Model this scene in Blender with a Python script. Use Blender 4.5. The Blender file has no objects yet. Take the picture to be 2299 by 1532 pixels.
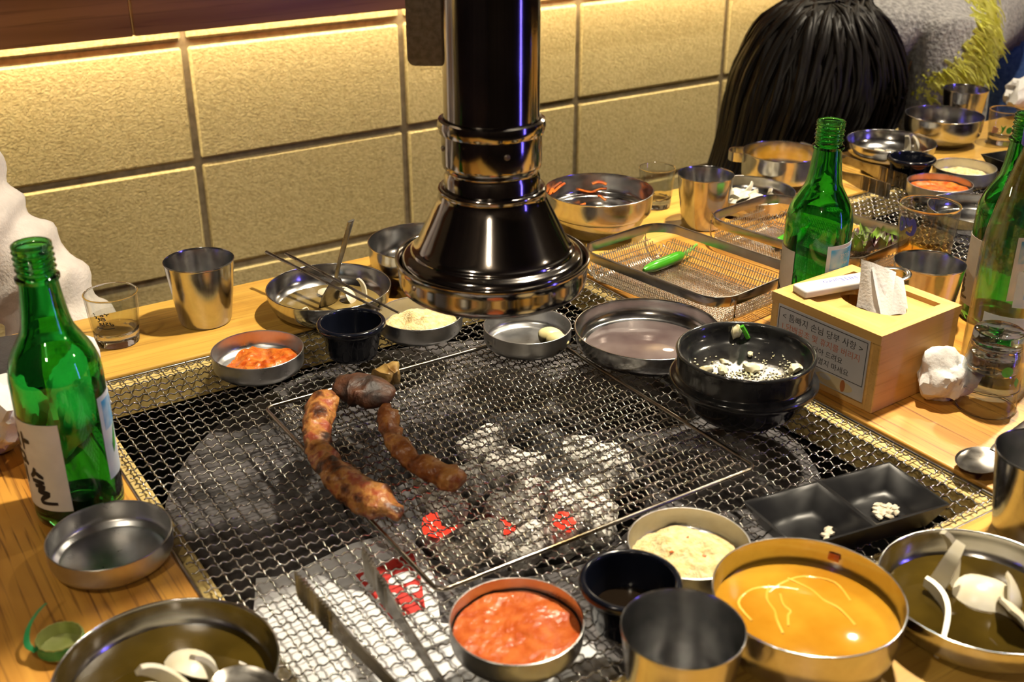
import bpy, bmesh, math, random
from mathutils import Vector, Matrix, noise
R = math.radians
S = bpy.context.scene
COL = S.collection
random.seed(7)

# ------------------------------------------------------------------ camera
TZ = 0.75                       # height of the table top above the floor
CAMH = 0.49                     # camera height above the table top
FPX, PITCH, TH = 2557.87, R(25.417), R(56.938)
cam_d = bpy.data.cameras.new('camera'); cam = bpy.data.objects.new('camera', cam_d); COL.objects.link(cam)
cam.location = (0, 0, TZ + CAMH); cam.rotation_euler = (R(90) - PITCH, 0, TH - R(90))
cam_d.sensor_width = 36; cam_d.lens = FPX / 2299 * 36; cam_d.clip_start = 0.02; cam_d.clip_end = 50
cam_d.dof.use_dof = True; cam_d.dof.focus_distance = 1.12; cam_d.dof.aperture_fstop = 9.0
S.camera = cam

# ------------------------------------------------------------------ world, lights, exposure
W = bpy.data.worlds.new('world'); S.world = W; W.use_nodes = True
W.node_tree.nodes['Background'].inputs[0].default_value = (1.0, 0.78, 0.55, 1)
W.node_tree.nodes['Background'].inputs[1].default_value = 0.04
S.view_settings.view_transform = 'Standard'; S.view_settings.look = 'None'
S.view_settings.gamma = 1.0; S.view_settings.exposure = 0.0; S.view_settings.use_curve_mapping = False
S.cycles.max_bounces = 8; S.cycles.transmission_bounces = 8; S.cycles.transparent_max_bounces = 10; S.cycles.diffuse_bounces = 3
S.cycles.caustics_reflective = False; S.cycles.caustics_refractive = False
S.cycles.use_adaptive_sampling = True; S.cycles.adaptive_threshold = 0.03
S.cycles.glossy_bounces = 4; S.cycles.use_light_tree = False; S.cycles.sample_clamp_indirect = 4.0; S.cycles.blur_glossy = 0.5

def lamp(name, kind, loc, energy, col, size=0.05, target=None, **kw):
    d = bpy.data.lights.new(name, kind); d.energy = energy; d.color = col
    if kind in ('POINT', 'SPOT'): d.shadow_soft_size = size
    if kind == 'AREA':
        d.shape = 'RECTANGLE'; d.size = size[0]; d.size_y = size[1]
    for k, v in kw.items(): setattr(d, k, v)
    o = bpy.data.objects.new(name, d); COL.objects.link(o); o.location = loc
    if target is not None:
        o.rotation_euler = (Vector(target) - Vector(loc)).to_track_quat('-Z', 'Y').to_euler()
    return o
WARM = (1.0, 0.83, 0.60)
lamp('ceiling_spot_key', 'SPOT', (0.98, 0.72, TZ + 1.45), 180, (1.0, 0.87, 0.66), 0.035, (0.60, 0.66, TZ), spot_size=R(84), spot_blend=0.75)
lamp('ceiling_spot_far', 'SPOT', (2.0, 0.9, TZ + 1.5), 110, (1.0, 0.87, 0.66), 0.035, (1.70, 0.80, TZ), spot_size=R(92), spot_blend=0.7)
lamp('ceiling_spot_near', 'SPOT', (-0.5, 0.35, TZ + 1.5), 24, (1.0, 0.87, 0.66), 0.04, (0.1, 0.5, TZ), spot_size=R(110), spot_blend=0.6)
lamp('ceiling_lamp_room', 'POINT', (2.6, -0.9, TZ + 1.45), 20, WARM, 0.06)  # added warm fill point without a fixture
lamp('fill_lamp_room_b', 'POINT', (-0.9, -1.0, TZ + 1.45), 30, WARM, 0.06)  # added fill point, brightens the fascia board and sleeve from the front
lamp('wall_led_strip', 'AREA', (1.0, 1.845, TZ + 0.235), 37, (1.0, 0.82, 0.47), (5.0, 0.03), (1.0, 1.845, TZ - 1))
lamp('blue_neon_tube', 'AREA', (2.08, -1.20, TZ + 0.20), 8, (0.16, 0.12, 1.0), (0.05, 1.2), (0.45, 0.7, TZ + 0.20))
for k, (x, e) in enumerate(((0.95, 1.5), (1.75, 4.5), (2.7, 5))):
    lamp('wall_lamp', 'POINT', (x, 1.72, TZ + 0.80), e, (1.0, 0.85, 0.62), 0.05)

# ------------------------------------------------------------------ helpers
def at(px, py, z=0.0):
    """photo pixel -> point on the horizontal plane z metres above the table top (table frame)"""
    a = (px - 1149.5) / FPX; b = (py - 766) / FPX
    fw = math.cos(PITCH) - b * math.sin(PITCH); dz = -math.sin(PITCH) - b * math.cos(PITCH)
    t = (z - CAMH) / dz
    return (t * (fw * math.cos(TH) + a * math.sin(TH)), t * (fw * math.sin(TH) - a * math.cos(TH)))
def aty(px, py, y):
    a = (px - 1149.5) / FPX; b = (py - 766) / FPX
    fw = math.cos(PITCH) - b * math.sin(PITCH); dz = -math.sin(PITCH) - b * math.cos(PITCH)
    dy = fw * math.sin(TH) - a * math.cos(TH); t = y / dy
    return Vector((t * (fw * math.cos(TH) + a * math.sin(TH)), y, CAMH + t * dz))

def tag(o, label=None, cat=None, group=None, kind=None):
    if label: o['label'] = label
    if cat: o['category'] = cat
    if group: o['group'] = group
    if kind: o['kind'] = kind
    return o
def mesh(name, verts, faces, sharp=40, smooth=True):
    me = bpy.data.meshes.new(name); me.from_pydata([tuple(v) for v in verts], [], faces); me.update()
    bm = bmesh.new(); bm.from_mesh(me); bmesh.ops.recalc_face_normals(bm, faces=bm.faces); bm.to_mesh(me); bm.free()
    if smooth:
        me.polygons.foreach_set('use_smooth', [True] * len(me.polygons))
        me.set_sharp_from_angle(angle=R(sharp))
    return me
def obj(name, me, mat=None, parent=None, loc=None, rot=None):
    o = bpy.data.objects.new(name, me); COL.objects.link(o)
    if mat is not None and me is not None and not me.materials: me.materials.append(mat)
    if parent: o.parent = parent
    if loc is not None: o.location = loc
    if rot is not None: o.rotation_euler = rot
    return o
def thing(name, label, cat, loc=(0, 0, 0), rotz=0.0, group=None, kind=None):
    o = bpy.data.objects.new(name, None); COL.objects.link(o); o.empty_display_size = 0.02
    o.location = (loc[0], loc[1], TZ + loc[2]); o.rotation_euler = (0, 0, rotz)
    return tag(o, label, cat, group, kind)
def top(name, me, mat, label, cat, loc, rotz=0.0, group=None, kind=None, rot=None):
    o = obj(name, me, mat, None, (loc[0], loc[1], TZ + loc[2]), rot or (0, 0, rotz))
    return tag(o, label, cat, group, kind)
def dup(root, loc, rotz, label=None):
    def cp(o, par):
        c = o.copy(); COL.objects.link(c); c.parent = par
        for ch in list(o.children): cp(ch, c)
        return c
    r = cp(root, None); r.location = (loc[0], loc[1], TZ + loc[2]); r.rotation_euler = (0, 0, rotz)
    if label: r['label'] = label
    return r

class MB:
    def __init__(s): s.v = []; s.f = []
    def add(s, v, f):
        n = len(s.v); s.v += [tuple(p) for p in v]; s.f += [tuple(i + n for i in q) for q in f]; return s
    def me(s, name, **k): return mesh(name, s.v, s.f, **k)
def lathe(prof, seg=48, mod=None):
    v = []; f = []; rows = []
    for i, (r, z) in enumerate(prof):
        if r < 1e-7: v.append((0, 0, z)); rows.append([len(v) - 1])
        else:
            row = []
            for k in range(seg):
                a = 2 * math.pi * k / seg; rr = r * (mod(a, i, z) if mod else 1)
                v.append((rr * math.cos(a), rr * math.sin(a), z)); row.append(len(v) - 1)
            rows.append(row)
    for A, B in zip(rows, rows[1:]):
        for k in range(seg):
            k2 = (k + 1) % seg
            if len(A) == 1 and len(B) == 1: continue
            if len(A) == 1: f.append((A[0], B[k], B[k2]))
            elif len(B) == 1: f.append((A[k], B[0], A[k2]))
            else: f.append((A[k], B[k], B[k2], A[k2]))
    return v, f
def cr(pts, n=5):
    """Catmull-Rom smoothing of a 2D/3D polyline"""
    P = [Vector(p) for p in pts]; out = []
    for i in range(len(P) - 1):
        p0 = P[max(i - 1, 0)]; p1 = P[i]; p2 = P[i + 1]; p3 = P[min(i + 2, len(P) - 1)]
        for k in range(n):
            t = k / n
            out.append(0.5 * (2 * p1 + (p2 - p0) * t + (2 * p0 - 5 * p1 + 4 * p2 - p3) * t * t + (3 * p1 - p0 - 3 * p2 + p3) * t ** 3))
    out.append(P[-1]); return out
def tube(pts, rad, sides=8, flat=1.0, up=(0, 0, 1), closed=False, cap=True):
    P = [Vector(p) for p in pts]; n = len(P); v = []; f = []
    for i in range(n):
        if closed: t = (P[(i + 1) % n] - P[i - 1]).normalized()
        else: t = (P[min(i + 1, n - 1)] - P[max(i - 1, 0)]).normalized()
        u = Vector(up); s = t.cross(u)
        if s.length < 1e-4: s = t.cross(Vector((1, 0.1, 0)))
        s.normalize(); w = s.cross(t).normalized()
        r = rad(i / (n - 1), i) if callable(rad) else rad
        for k in range(sides):
            a = 2 * math.pi * (k + 0.5) / sides
            v.append(P[i] + s * (r * math.cos(a)) + w * (r * flat * math.sin(a)))
    m = n if closed else n - 1
    for i in range(m):
        j = (i + 1) % n
        for k in range(sides):
            k2 = (k + 1) % sides
            f.append((i * sides + k, i * sides + k2, j * sides + k2, j * sides + k))
    if cap and not closed:
        f.append(tuple(range(sides))[::-1]); f.append(tuple((n - 1) * sides + k for k in range(sides)))
    return v, f
def box(cx, cy, cz, sx, sy, sz, bev=0.0, seg=1):
    bm = bmesh.new(); bmesh.ops.create_cube(bm, size=1)
    for q in bm.verts: q.co = Vector((q.co.x * sx, q.co.y * sy, q.co.z * sz))
    if bev: bmesh.ops.bevel(bm, geom=list(bm.edges), offset=bev, segments=seg, profile=0.5, affect='EDGES')
    v = [Vector((q.co.x + cx, q.co.y + cy, q.co.z + cz)) for q in bm.verts]; bm.verts.index_update()
    f = [tuple(q.index for q in p.verts) for p in bm.faces]; bm.free(); return v, f
def prism(poly, z0, z1):
    n = len(poly); v = [(x, y, z0) for x, y in poly] + [(x, y, z1) for x, y in poly]
    f = [tuple(range(n))[::-1], tuple(range(n, 2 * n))] + [(i, (i + 1) % n, n + (i + 1) % n, n + i) for i in range(n)]
    return v, f
def rrect(w, h, r, n=6):
    out = []
    for cx, cy, a0 in ((w / 2 - r, h / 2 - r, 0), (-w / 2 + r, h / 2 - r, 90), (-w / 2 + r, -h / 2 + r, 180), (w / 2 - r, -h / 2 + r, 270)):
        for k in range(n + 1):
            a = R(a0 + 90 * k / n); out.append((cx + r * math.cos(a), cy + r * math.sin(a)))
    return out
def ribbon(pts, w):
    """flat stroke in 2D (u,v); w number or list"""
    P = [Vector((p[0], p[1])) for p in pts]; n = len(P); v = []; f = []
    for i in range(n):
        t = (P[min(i + 1, n - 1)] - P[max(i - 1, 0)]).normalized(); s = Vector((-t.y, t.x))
        ww = w(i / (n - 1)) if callable(w) else w
        v += [P[i] + s * ww / 2, P[i] - s * ww / 2]
    for i in range(n - 1): f.append((2 * i, 2 * i + 1, 2 * i + 3, 2 * i + 2))
    return v, f
def strokes(lst, w, n=5):
    m = MB()
    for s in lst:
        P = cr(s, n) if len(s) > 2 else cr([s[0], ((s[0][0] + s[1][0]) / 2, (s[0][1] + s[1][1]) / 2), s[1]], 2)
        P2 = [(p[0], p[1]) for p in P]; m.add(*[x for x in ribbon3(P2, w)])
    return m
def ribbon3(P, w):
    v, f = ribbon(P, (lambda t: w * (0.55 + 0.6 * math.sin(math.pi * min(1, t * 0.8 + 0.15)))) if not callable(w) else w)
    return [(q[0], q[1], 0) for q in v], f
TXT = {}
def text(s, size):
    """flat letters as verts/faces centred on the origin in x, baseline y=0"""
    if (s, size) not in TXT:
        c = bpy.data.curves.new('t', 'FONT'); c.body = s; c.size = size; c.align_x = 'CENTER'; c.resolution_u = 2
        o = bpy.data.objects.new('t', c); COL.objects.link(o); dg = bpy.context.evaluated_depsgraph_get()
        me = o.evaluated_get(dg).to_mesh()
        TXT[(s, size)] = ([tuple(q.co) for q in me.vertices], [tuple(p.vertices) for p in me.polygons])
        bpy.data.objects.remove(o); bpy.data.curves.remove(c)
    return TXT[(s, size)]
def N3(p, s=1.0, o=0.0): return noise.noise(Vector(p) * s + Vector((o, o * 1.7, o * 0.3)))
def hfield(Rad, zf, rings=18, seg=48, skirt=0.004, mod=None):
    v = [(0, 0, zf(0, 0))]; f = []
    for i in range(1, rings + 1):
        for k in range(seg):
            a = 2 * math.pi * k / seg; r = Rad * i / rings * (mod(a) if mod else 1)
            x, y = r * math.cos(a), r * math.sin(a); v.append((x, y, zf(x, y)))
    for k in range(seg): f.append((0, 1 + k, 1 + (k + 1) % seg))
    for i in range(rings - 1):
        for k in range(seg):
            a, b = 1 + i * seg + k, 1 + i * seg + (k + 1) % seg; f.append((a, a + seg, b + seg, b))
    n = len(v)
    for k in range(seg):
        x, y, z = v[1 + (rings - 1) * seg + k]; v.append((x * 0.97, y * 0.97, z - skirt))
    for k in range(seg):
        a = 1 + (rings - 1) * seg
        f.append((a + k, n + k, n + (k + 1) % seg, a + (k + 1) % seg))
    f.append(tuple(n + k for k in range(seg))[::-1])
    return v, f

# ------------------------------------------------------------------ materials
def pbr(name, col, rough=0.5, metal=0.0, **kw):
    m = bpy.data.materials.new(name); m.use_nodes = True; b = m.node_tree.nodes['Principled BSDF']
    b.inputs['Base Color'].default_value = (*col, 1); b.inputs['Roughness'].default_value = rough; b.inputs['Metallic'].default_value = metal
    for k, v in kw.items(): b.inputs[k.replace('_', ' ')].default_value = v
    return m
def nd(m, typ, **kw):
    n = m.node_tree.nodes.new(typ)
    for k, v in kw.items(): setattr(n, k, v)
    return n
def lk(m, a, b): m.node_tree.links.new(a, b)
def noisy(m, c1, c2, scale=30, detail=4, stretch=(1, 1, 1), p0=0.35, p1=0.65, bump=0.0, bscale=None, rough=None, bdist=0.001):
    """two-tone noise colour, fine relief and optional roughness variation on object coordinates"""
    b = m.node_tree.nodes['Principled BSDF']; tc = nd(m, 'ShaderNodeTexCoord'); mp = nd(m, 'ShaderNodeMapping')
    mp.inputs['Scale'].default_value = stretch; lk(m, tc.outputs['Object'], mp.inputs['Vector'])
    n = nd(m, 'ShaderNodeTexNoise'); n.inputs['Scale'].default_value = scale; n.inputs['Detail'].default_value = detail
    lk(m, mp.outputs[0], n.inputs['Vector'])
    r = nd(m, 'ShaderNodeValToRGB'); r.color_ramp.elements[0].position = p0; r.color_ramp.elements[1].position = p1
    r.color_ramp.elements[0].color = (*c1, 1); r.color_ramp.elements[1].color = (*c2, 1)
    lk(m, n.outputs[0], r.inputs[0]); lk(m, r.outputs[0], b.inputs['Base Color'])
    if rough:
        mr = nd(m, 'ShaderNodeMapRange'); mr.inputs[3].default_value = rough[0]; mr.inputs[4].default_value = rough[1]
        lk(m, n.outputs[0], mr.inputs[0]); lk(m, mr.outputs[0], b.inputs['Roughness'])
    if bump:
        n2 = nd(m, 'ShaderNodeTexNoise'); n2.inputs['Scale'].default_value = bscale or scale * 3; n2.inputs['Detail'].default_value = 5
        lk(m, mp.outputs[0], n2.inputs['Vector'])
        bp = nd(m, 'ShaderNodeBump'); bp.inputs['Strength'].default_value = bump; bp.inputs['Distance'].default_value = bdist
        lk(m, n2.outputs[0], bp.inputs['Height']); lk(m, bp.outputs[0], b.inputs['Normal'])
    return m
def wood(name, axis, c_lo, c_hi, c_pore, rough=0.38, pore=0.5, freq=1.0):
    m = pbr(name, c_hi, rough); b = m.node_tree.nodes['Principled BSDF']
    tc = nd(m, 'ShaderNodeTexCoord')
    def nz(al, ac, det, off=0):
        mp = nd(m, 'ShaderNodeMapping'); sc = [ac * freq] * 3; sc[axis] = al * freq; mp.inputs['Scale'].default_value = sc
        mp.inputs['Location'].default_value = (off, off * 2, off * 3)
        lk(m, tc.outputs['Object'], mp.inputs['Vector']); n = nd(m, 'ShaderNodeTexNoise'); n.inputs['Scale'].default_value = 1
        n.inputs['Detail'].default_value = det; n.inputs['Distortion'].default_value = 0.6; lk(m, mp.outputs[0], n.inputs['Vector']); return n
    a = nz(3.0, 42, 3); r = nd(m, 'ShaderNodeValToRGB'); r.color_ramp.elements[0].position = 0.33; r.color_ramp.elements[1].position = 0.66
    r.color_ramp.elements[0].color = (*c_lo, 1); r.color_ramp.elements[1].color = (*c_hi, 1); lk(m, a.outputs[0], r.inputs[0])
    p = nz(9.0, 300, 2, 3.3); rp = nd(m, 'ShaderNodeValToRGB'); rp.color_ramp.elements[0].position = 0.55; rp.color_ramp.elements[1].position = 0.72
    rp.color_ramp.elements[0].color = (0, 0, 0, 1); rp.color_ramp.elements[1].color = (pore, pore, pore, 1); lk(m, p.outputs[0], rp.inputs[0])
    mx = nd(m, 'ShaderNodeMix', data_type='RGBA'); lk(m, rp.outputs[0], mx.inputs[0]); lk(m, r.outputs[0], mx.inputs[6]); mx.inputs[7].default_value = (*c_pore, 1)
    lk(m, mx.outputs[2], b.inputs['Base Color'])
    bp = nd(m, 'ShaderNodeBump'); bp.inputs['Strength'].default_value = 0.25; bp.inputs['Distance'].default_value = 0.0006; bp.invert = True
    lk(m, p.outputs[0], bp.inputs['Height']); lk(m, bp.outputs[0], b.inputs['Normal'])
    return m
def glass(name, col, rough=0.0, ior=1.5):
    m = pbr(name, col, rough); b = m.node_tree.nodes['Principled BSDF']; b.inputs['Transmission Weight'].default_value = 1; b.inputs['IOR'].default_value = ior
    return m
M = {}
M['steel'] = noisy(pbr('stainless_steel', (.7, .68, .65), 0.16, 1.0), (.58, .58, .585), (.70, .70, .70), 90, 3, rough=(0.12, 0.24))
M['steel_satin'] = noisy(pbr('satin_steel', (.7, .68, .65), 0.28, 1.0), (.56, .56, .56), (.68, .68, .68), 60, 4, rough=(0.20, 0.40))
M['wire'] = noisy(pbr('wire_steel', (.5, .48, .45), 0.2, 1.0), (.34, .32, .29), (.55, .53, .50), 25, 3, rough=(0.14, 0.28))
M['grate'] = noisy(pbr('grate_steel', (.5, .45, .38), 0.32, 1.0), (.20, .15, .085), (.55, .51, .45), 14, 4, p0=0.36, p1=0.58, rough=(0.15, 0.30))
M['hood'] = noisy(pbr('hood_chrome', (.5, .47, .44), 0.1, 1.0), (.26, .24, .23), (.34, .32, .30), 20, 4, rough=(0.06, 0.16))
M['dark_steel'] = noisy(pbr('dark_brushed_steel', (.2, .17, .14), 0.4, 1.0), (.22, .18, .14), (.32, .27, .22), 3, 3, stretch=(80, 80, 2))
M['wood_x'] = wood('table_wood_x', 0, (.54, .285, .048), (.74, .44, .085), (.30, .12, .02), 0.42, 0.5)
M['wood_y'] = wood('table_wood_y', 1, (.48, .205, .030), (.70, .35, .060), (.13, .04, .010), 0.42, 0.85)
M['wood_liner'] = wood('liner_wood', 0, (.52, .38, .13), (.66, .50, .19), (.34, .20, .06), 0.6, 0.5)
M['wood_liner_y'] = wood('liner_wood_y', 1, (.52, .38, .13), (.66, .50, .19), (.34, .20, .06), 0.6, 0.5)
M['bamboo'] = wood('bamboo', 0, (.66, .38, .11), (.80, .50, .17), (.42, .19, .04), 0.4, 0.35)
M['bamboo_y'] = wood('bamboo_y', 1, (.66, .38, .11), (.80, .50, .17), (.42, .19, .04), 0.4, 0.35)
M['board'] = wood('board_wood', 0, (.20, .075, .024), (.48, .215, .075), (.11, .038, .013), 0.32, 0.5, 0.5)
M['block'] = noisy(pbr('sand_block', (.5, .4, .2), 0.9), (.38, .305, .145), (.53, .442, .238), 170, 8, p0=.30, p1=.62, bump=0.6, bscale=300, bdist=0.0022)
M['mortar'] = noisy(pbr('mortar', (.3, .25, .17), 0.95), (.20, .16, .10), (.30, .245, .16), 60, 4, bump=0.4, bscale=200)
M['green'] = glass('green_bottle_glass', (.11, .57, .18))
def thin(name, col, ior=1.45, rough=0.0):
    m = bpy.data.materials.new(name); m.use_nodes = True; nt = m.node_tree; nt.nodes.clear(); out = nd(m, 'ShaderNodeOutputMaterial')
    t = nd(m, 'ShaderNodeBsdfTransparent'); t.inputs[0].default_value = (*col, 1); g = nd(m, 'ShaderNodeBsdfGlossy'); g.inputs['Roughness'].default_value = rough
    fr = nd(m, 'ShaderNodeFresnel'); ge = nd(m, 'ShaderNodeNewGeometry'); mr = nd(m, 'ShaderNodeMapRange'); mr.inputs[3].default_value = ior; mr.inputs[4].default_value = 1 / ior
    lk(m, ge.outputs['Backfacing'], mr.inputs[0]); lk(m, mr.outputs[0], fr.inputs[0]); mx = nd(m, 'ShaderNodeMixShader')
    lk(m, fr.outputs[0], mx.inputs[0]); lk(m, t.outputs[0], mx.inputs[1]); lk(m, g.outputs[0], mx.inputs[2]); lk(m, mx.outputs[0], out.inputs[0]); return m
M['clear'] = thin('clear_glass', (.945, .955, .945), 1.6)
M['clear_base'] = glass('clear_glass_base', (.97, .98, .97))
M['plastic_clear'] = thin('clear_plastic', (.92, .94, .91), 1.5, 0.03)
M['water'] = thin('clear_liquor', (.97, .97, .96), 1.33)
M['beer'] = thin('pale_beer', (.84, .66, .28), 1.33)
M['black_melamine'] = noisy(pbr('black_melamine', (.012, .012, .014), 0.22), (.005, .005, .006), (.010, .010, .011), 40, 3, rough=(0.22, 0.38))
M['black_melamine'].node_tree.nodes['Principled BSDF'].inputs['Specular IOR Level'].default_value = 0.14
M['navy_melamine'] = noisy(pbr('navy_black_melamine', (.008, .011, .022), 0.15), (.0035, .0045, .009), (.006, .0075, .014), 40, 3)
M['black_ceramic'] = noisy(pbr('black_stoneware', (.012, .012, .012), 0.13), (.008, .008, .009), (.022, .022, .022), 60, 4, bump=0.15, bscale=90)
M['pan'] = noisy(pbr('mottled_pan', (.12, .11, .12), 0.55, 0.5), (.035, .033, .034), (.13, .122, .128), 60, 6, p0=0.38, p1=0.62, bump=0.3, bscale=160, bdist=0.0015)
M['void'] = pbr('void_black', (.01, .009, .008), 0.9)  # darkness of the pit void put into the colour as near black
M['ash'] = noisy(pbr('ash', (.6, .57, .54), 0.95), (.055, .05, .05), (.82, .79, .74), 34, 6, p0=0.36, p1=0.52, bump=0.9, bscale=160, bdist=0.003)
M['coal'] = noisy(pbr('charcoal', (.02, .02, .025), 0.7), (.012, .012, .015), (.16, .15, .15), 60, 5, p0=0.5, p1=0.75, bump=0.8, bscale=120, bdist=0.002)
M['ember'] = pbr('ember', (.5, .02, .01), 0.8, Emission_Color=(1.0, .045, .02, 1), Emission_Strength=1.6)
M['paper'] = noisy(pbr('white_paper', (.8, .8, .82), 0.85), (.74, .75, .79), (.82, .83, .86), 40, 3, bump=0.15, bscale=60)
M['red_print'] = noisy(pbr('red_print', (.6, .03, .02), 0.6), (.52, .022, .018), (.66, .04, .03), 60, 2)
M['tissue'] = noisy(pbr('tissue_paper', (.85, .83, .82), 0.95), (.70, .68, .66), (.78, .76, .74), 60, 3, bump=0.6, bscale=420, bdist=0.0008)
M['label'] = noisy(pbr('label_paper', (.8, .74, .62), 0.6), (.76, .71, .60), (.82, .77, .66), 80, 3)
M['label_blue'] = noisy(pbr('label_blue', (.10, .42, .72), 0.55), (.06, .36, .70), (.55, .72, .85), 60, 2, p0=0.4, p1=0.7)
M['label_pale'] = noisy(pbr('label_pale', (.7, .78, .8), 0.55), (.62, .72, .78), (.80, .83, .84), 60, 2)
M['leaf_print'] = noisy(pbr('green_print', (.04, .32, .04), 0.5), (.03, .26, .03), (.07, .40, .06), 80, 2)
M['ink'] = noisy(pbr('black_ink', (.01, .01, .012), 0.6), (.008, .008, .01), (.016, .015, .016), 90, 2)
M['blue_ink'] = noisy(pbr('blue_ink', (.03, .05, .45), 0.5), (.02, .04, .38), (.05, .08, .52), 90, 2)
M['orange_ink'] = noisy(pbr('orange_ink', (.55, .14, .05), 0.6), (.48, .11, .04), (.62, .18, .08), 90, 2)
M['pink_print'] = noisy(pbr('pink_print', (.8, .45, .40), 0.5), (.74, .38, .34), (.85, .55, .50), 70, 2)
M['kimchi'] = noisy(pbr('kimchi_sauce', (.7, .14, .015), 0.22), (.42, .06, .006), (.66, .20, .025), 130, 5, bump=0.7, bscale=260, bdist=0.002)
M['gochu'] = noisy(pbr('chilli_paste', (.62, .13, .025), 0.25), (.42, .07, .010), (.58, .15, .035), 110, 5, bump=0.6, bscale=200, bdist=0.002)
M['powder'] = noisy(pbr('bean_powder', (.80, .62, .30), 0.95), (.72, .53, .23), (.87, .71, .40), 180, 5, bump=0.9, bscale=420, bdist=0.002)
M['soup'] = noisy(pbr('amber_broth', (.70, .34, .03), 0.06), (.46, .20, .012), (.60, .31, .028), 26, 3)
M['soy'] = noisy(pbr('thin_soy_sauce', (.05, .03, .005), 0.04), (.035, .022, .003), (.075, .048, .007), 20, 3)
M['soy_light'] = noisy(pbr('onion_sauce', (.22, .15, .045), 0.06), (.17, .11, .03), (.28, .20, .07), 30, 3)
M['dark_sauce'] = pbr('dark_sauce', (.012, .008, .005), 0.05)
M['oil'] = noisy(pbr('oil_film', (.22, .16, .15), 0.05, 0.4), (.16, .11, .11), (.28, .22, .21), 20, 3)
M['onion'] = noisy(pbr('onion_flesh', (.84, .79, .66), 0.3), (.74, .66, .46), (.86, .82, .70), 50, 3)
M['garlic'] = noisy(pbr('garlic_flesh', (.80, .72, .38), 0.35), (.76, .66, .30), (.84, .77, .48), 40, 3)
M['egg'] = noisy(pbr('egg_crumb', (.75, .68, .42), 0.6), (.66, .58, .30), (.82, .78, .60), 200, 3)
M['rice'] = noisy(pbr('sesame_grain', (.72, .64, .50), 0.5), (.64, .55, .40), (.80, .73, .60), 200, 3)
M['chili'] = noisy(pbr('green_chilli', (.06, .36, .02), 0.18), (.045, .29, .012), (.09, .42, .03), 30, 3)
M['chili_stem'] = noisy(pbr('chilli_stem', (.16, .42, .06), 0.4), (.12, .36, .04), (.22, .48, .10), 60, 3)
M['lettuce'] = noisy(pbr('lettuce_leaf', (.1, .2, .03), 0.4), (.055, .018, .022), (.24, .40, .05), 22, 4, p0=0.42, p1=0.58, bump=0.4, bscale=90)
def meatmat(name, stops, scale=55, rough=0.3):
    m = noisy(pbr(name, (.4, .15, .05), rough), (.1, .03, .01), (.5, .2, .07), scale, 9, p0=0.30, p1=0.70, bump=0.9, bscale=120, bdist=0.004)
    r = [n for n in m.node_tree.nodes if n.type == 'VALTORGB'][0].color_ramp
    while len(r.elements) < len(stops): r.elements.new(0.5)
    for e, (p, c) in zip(r.elements, stops): e.position = p; e.color = (*c, 1)
    return m
M['meat'] = meatmat('grilled_meat', ((.32, (.05, .013, .005)), (.43, (.20, .055, .012)), (.53, (.33, .12, .028)), (.63, (.48, .22, .06)), (.72, (.26, .07, .018))))
M['meat_raw'] = meatmat('half_cooked_meat', ((.36, (.030, .009, .004)), (.44, (.17, .05, .013)), (.52, (.42, .19, .05)), (.58, (.34, .10, .035)), (.65, (.26, .045, .026)), (.74, (.50, .27, .11))), 62)
M['meat_char'] = noisy(pbr('charred_meat', (.05, .02, .01), 0.55), (.012, .005, .003), (.10, .035, .014), 60, 5, bump=0.8, bscale=130, bdist=0.003)
M['offal'] = noisy(pbr('browned_piece', (.25, .15, .04), 0.3), (.15, .075, .018), (.42, .28, .09), 55, 5, bump=0.8, bscale=140, bdist=0.002)
M['white_plastic'] = noisy(pbr('white_plastic', (.82, .80, .78), 0.35), (.80, .78, .76), (.84, .82, .80), 40, 2)
M['blue_plastic'] = noisy(pbr('blue_cap', (.05, .05, .55), 0.4), (.04, .04, .48), (.06, .07, .60), 40, 2)
M['green_plastic'] = noisy(pbr('green_cap', (.02, .25, .08), 0.35), (.015, .20, .06), (.03, .30, .10), 40, 2)
M['cap_inside'] = noisy(pbr('cap_inside', (.35, .38, .12), 0.3, 0.4), (.28, .32, .09), (.42, .45, .18), 60, 2)
M['leather'] = noisy(pbr('black_leather', (.03, .028, .028), 0.45), (.022, .02, .02), (.04, .037, .037), 90, 4, bump=0.3, bscale=500)
M['grey_print'] = pbr('grey_letter', (.35, .34, .34), 0.5)
M['fleece'] = noisy(pbr('white_fleece', (.72, .66, .62), 0.95, Sheen_Weight=0.3), (.58, .53, .49), (.68, .62, .57), 50, 4, bump=0.5, bscale=300, bdist=0.002)
M['knit'] = noisy(pbr('grey_knit', (.28, .27, .27), 0.95, Sheen_Weight=0.2), (.22, .215, .21), (.46, .45, .44), 130, 3, bump=1.0, bscale=170, bdist=0.006)
M['rib'] = noisy(pbr('grey_rib_knit', (.24, .23, .23), 0.95), (.22, .215, .21), (.44, .43, .42), 3, 2, stretch=(60, 6, 60), bump=0.8, bscale=3, bdist=0.006)
M['fringe'] = noisy(pbr('yellow_fringe', (.62, .62, .10), 0.9), (.66, .66, .07), (.85, .85, .22), 50, 3)
M['jeans'] = noisy(pbr('blue_denim', (.03, .07, .22), 0.9), (.03, .08, .26), (.07, .14, .40), 120, 4, bump=0.4, bscale=600)
M['dark_cloth'] = noisy(pbr('dark_trousers', (.015, .015, .02), 0.9), (.01, .01, .014), (.022, .022, .028), 80, 3)
M['skin'] = noisy(pbr('skin', (.62, .38, .26), 0.5), (.56, .34, .23), (.66, .42, .30), 30, 3)
M['hair'] = noisy(pbr('black_hair', (.006, .004, .004), 0.42), (.004, .003, .003), (.010, .007, .005), 4, 3, stretch=(60, 60, 3), bump=0.3, bscale=6)
M['hair'].node_tree.nodes['Principled BSDF'].inputs['Specular IOR Level'].default_value = 0.22
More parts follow.
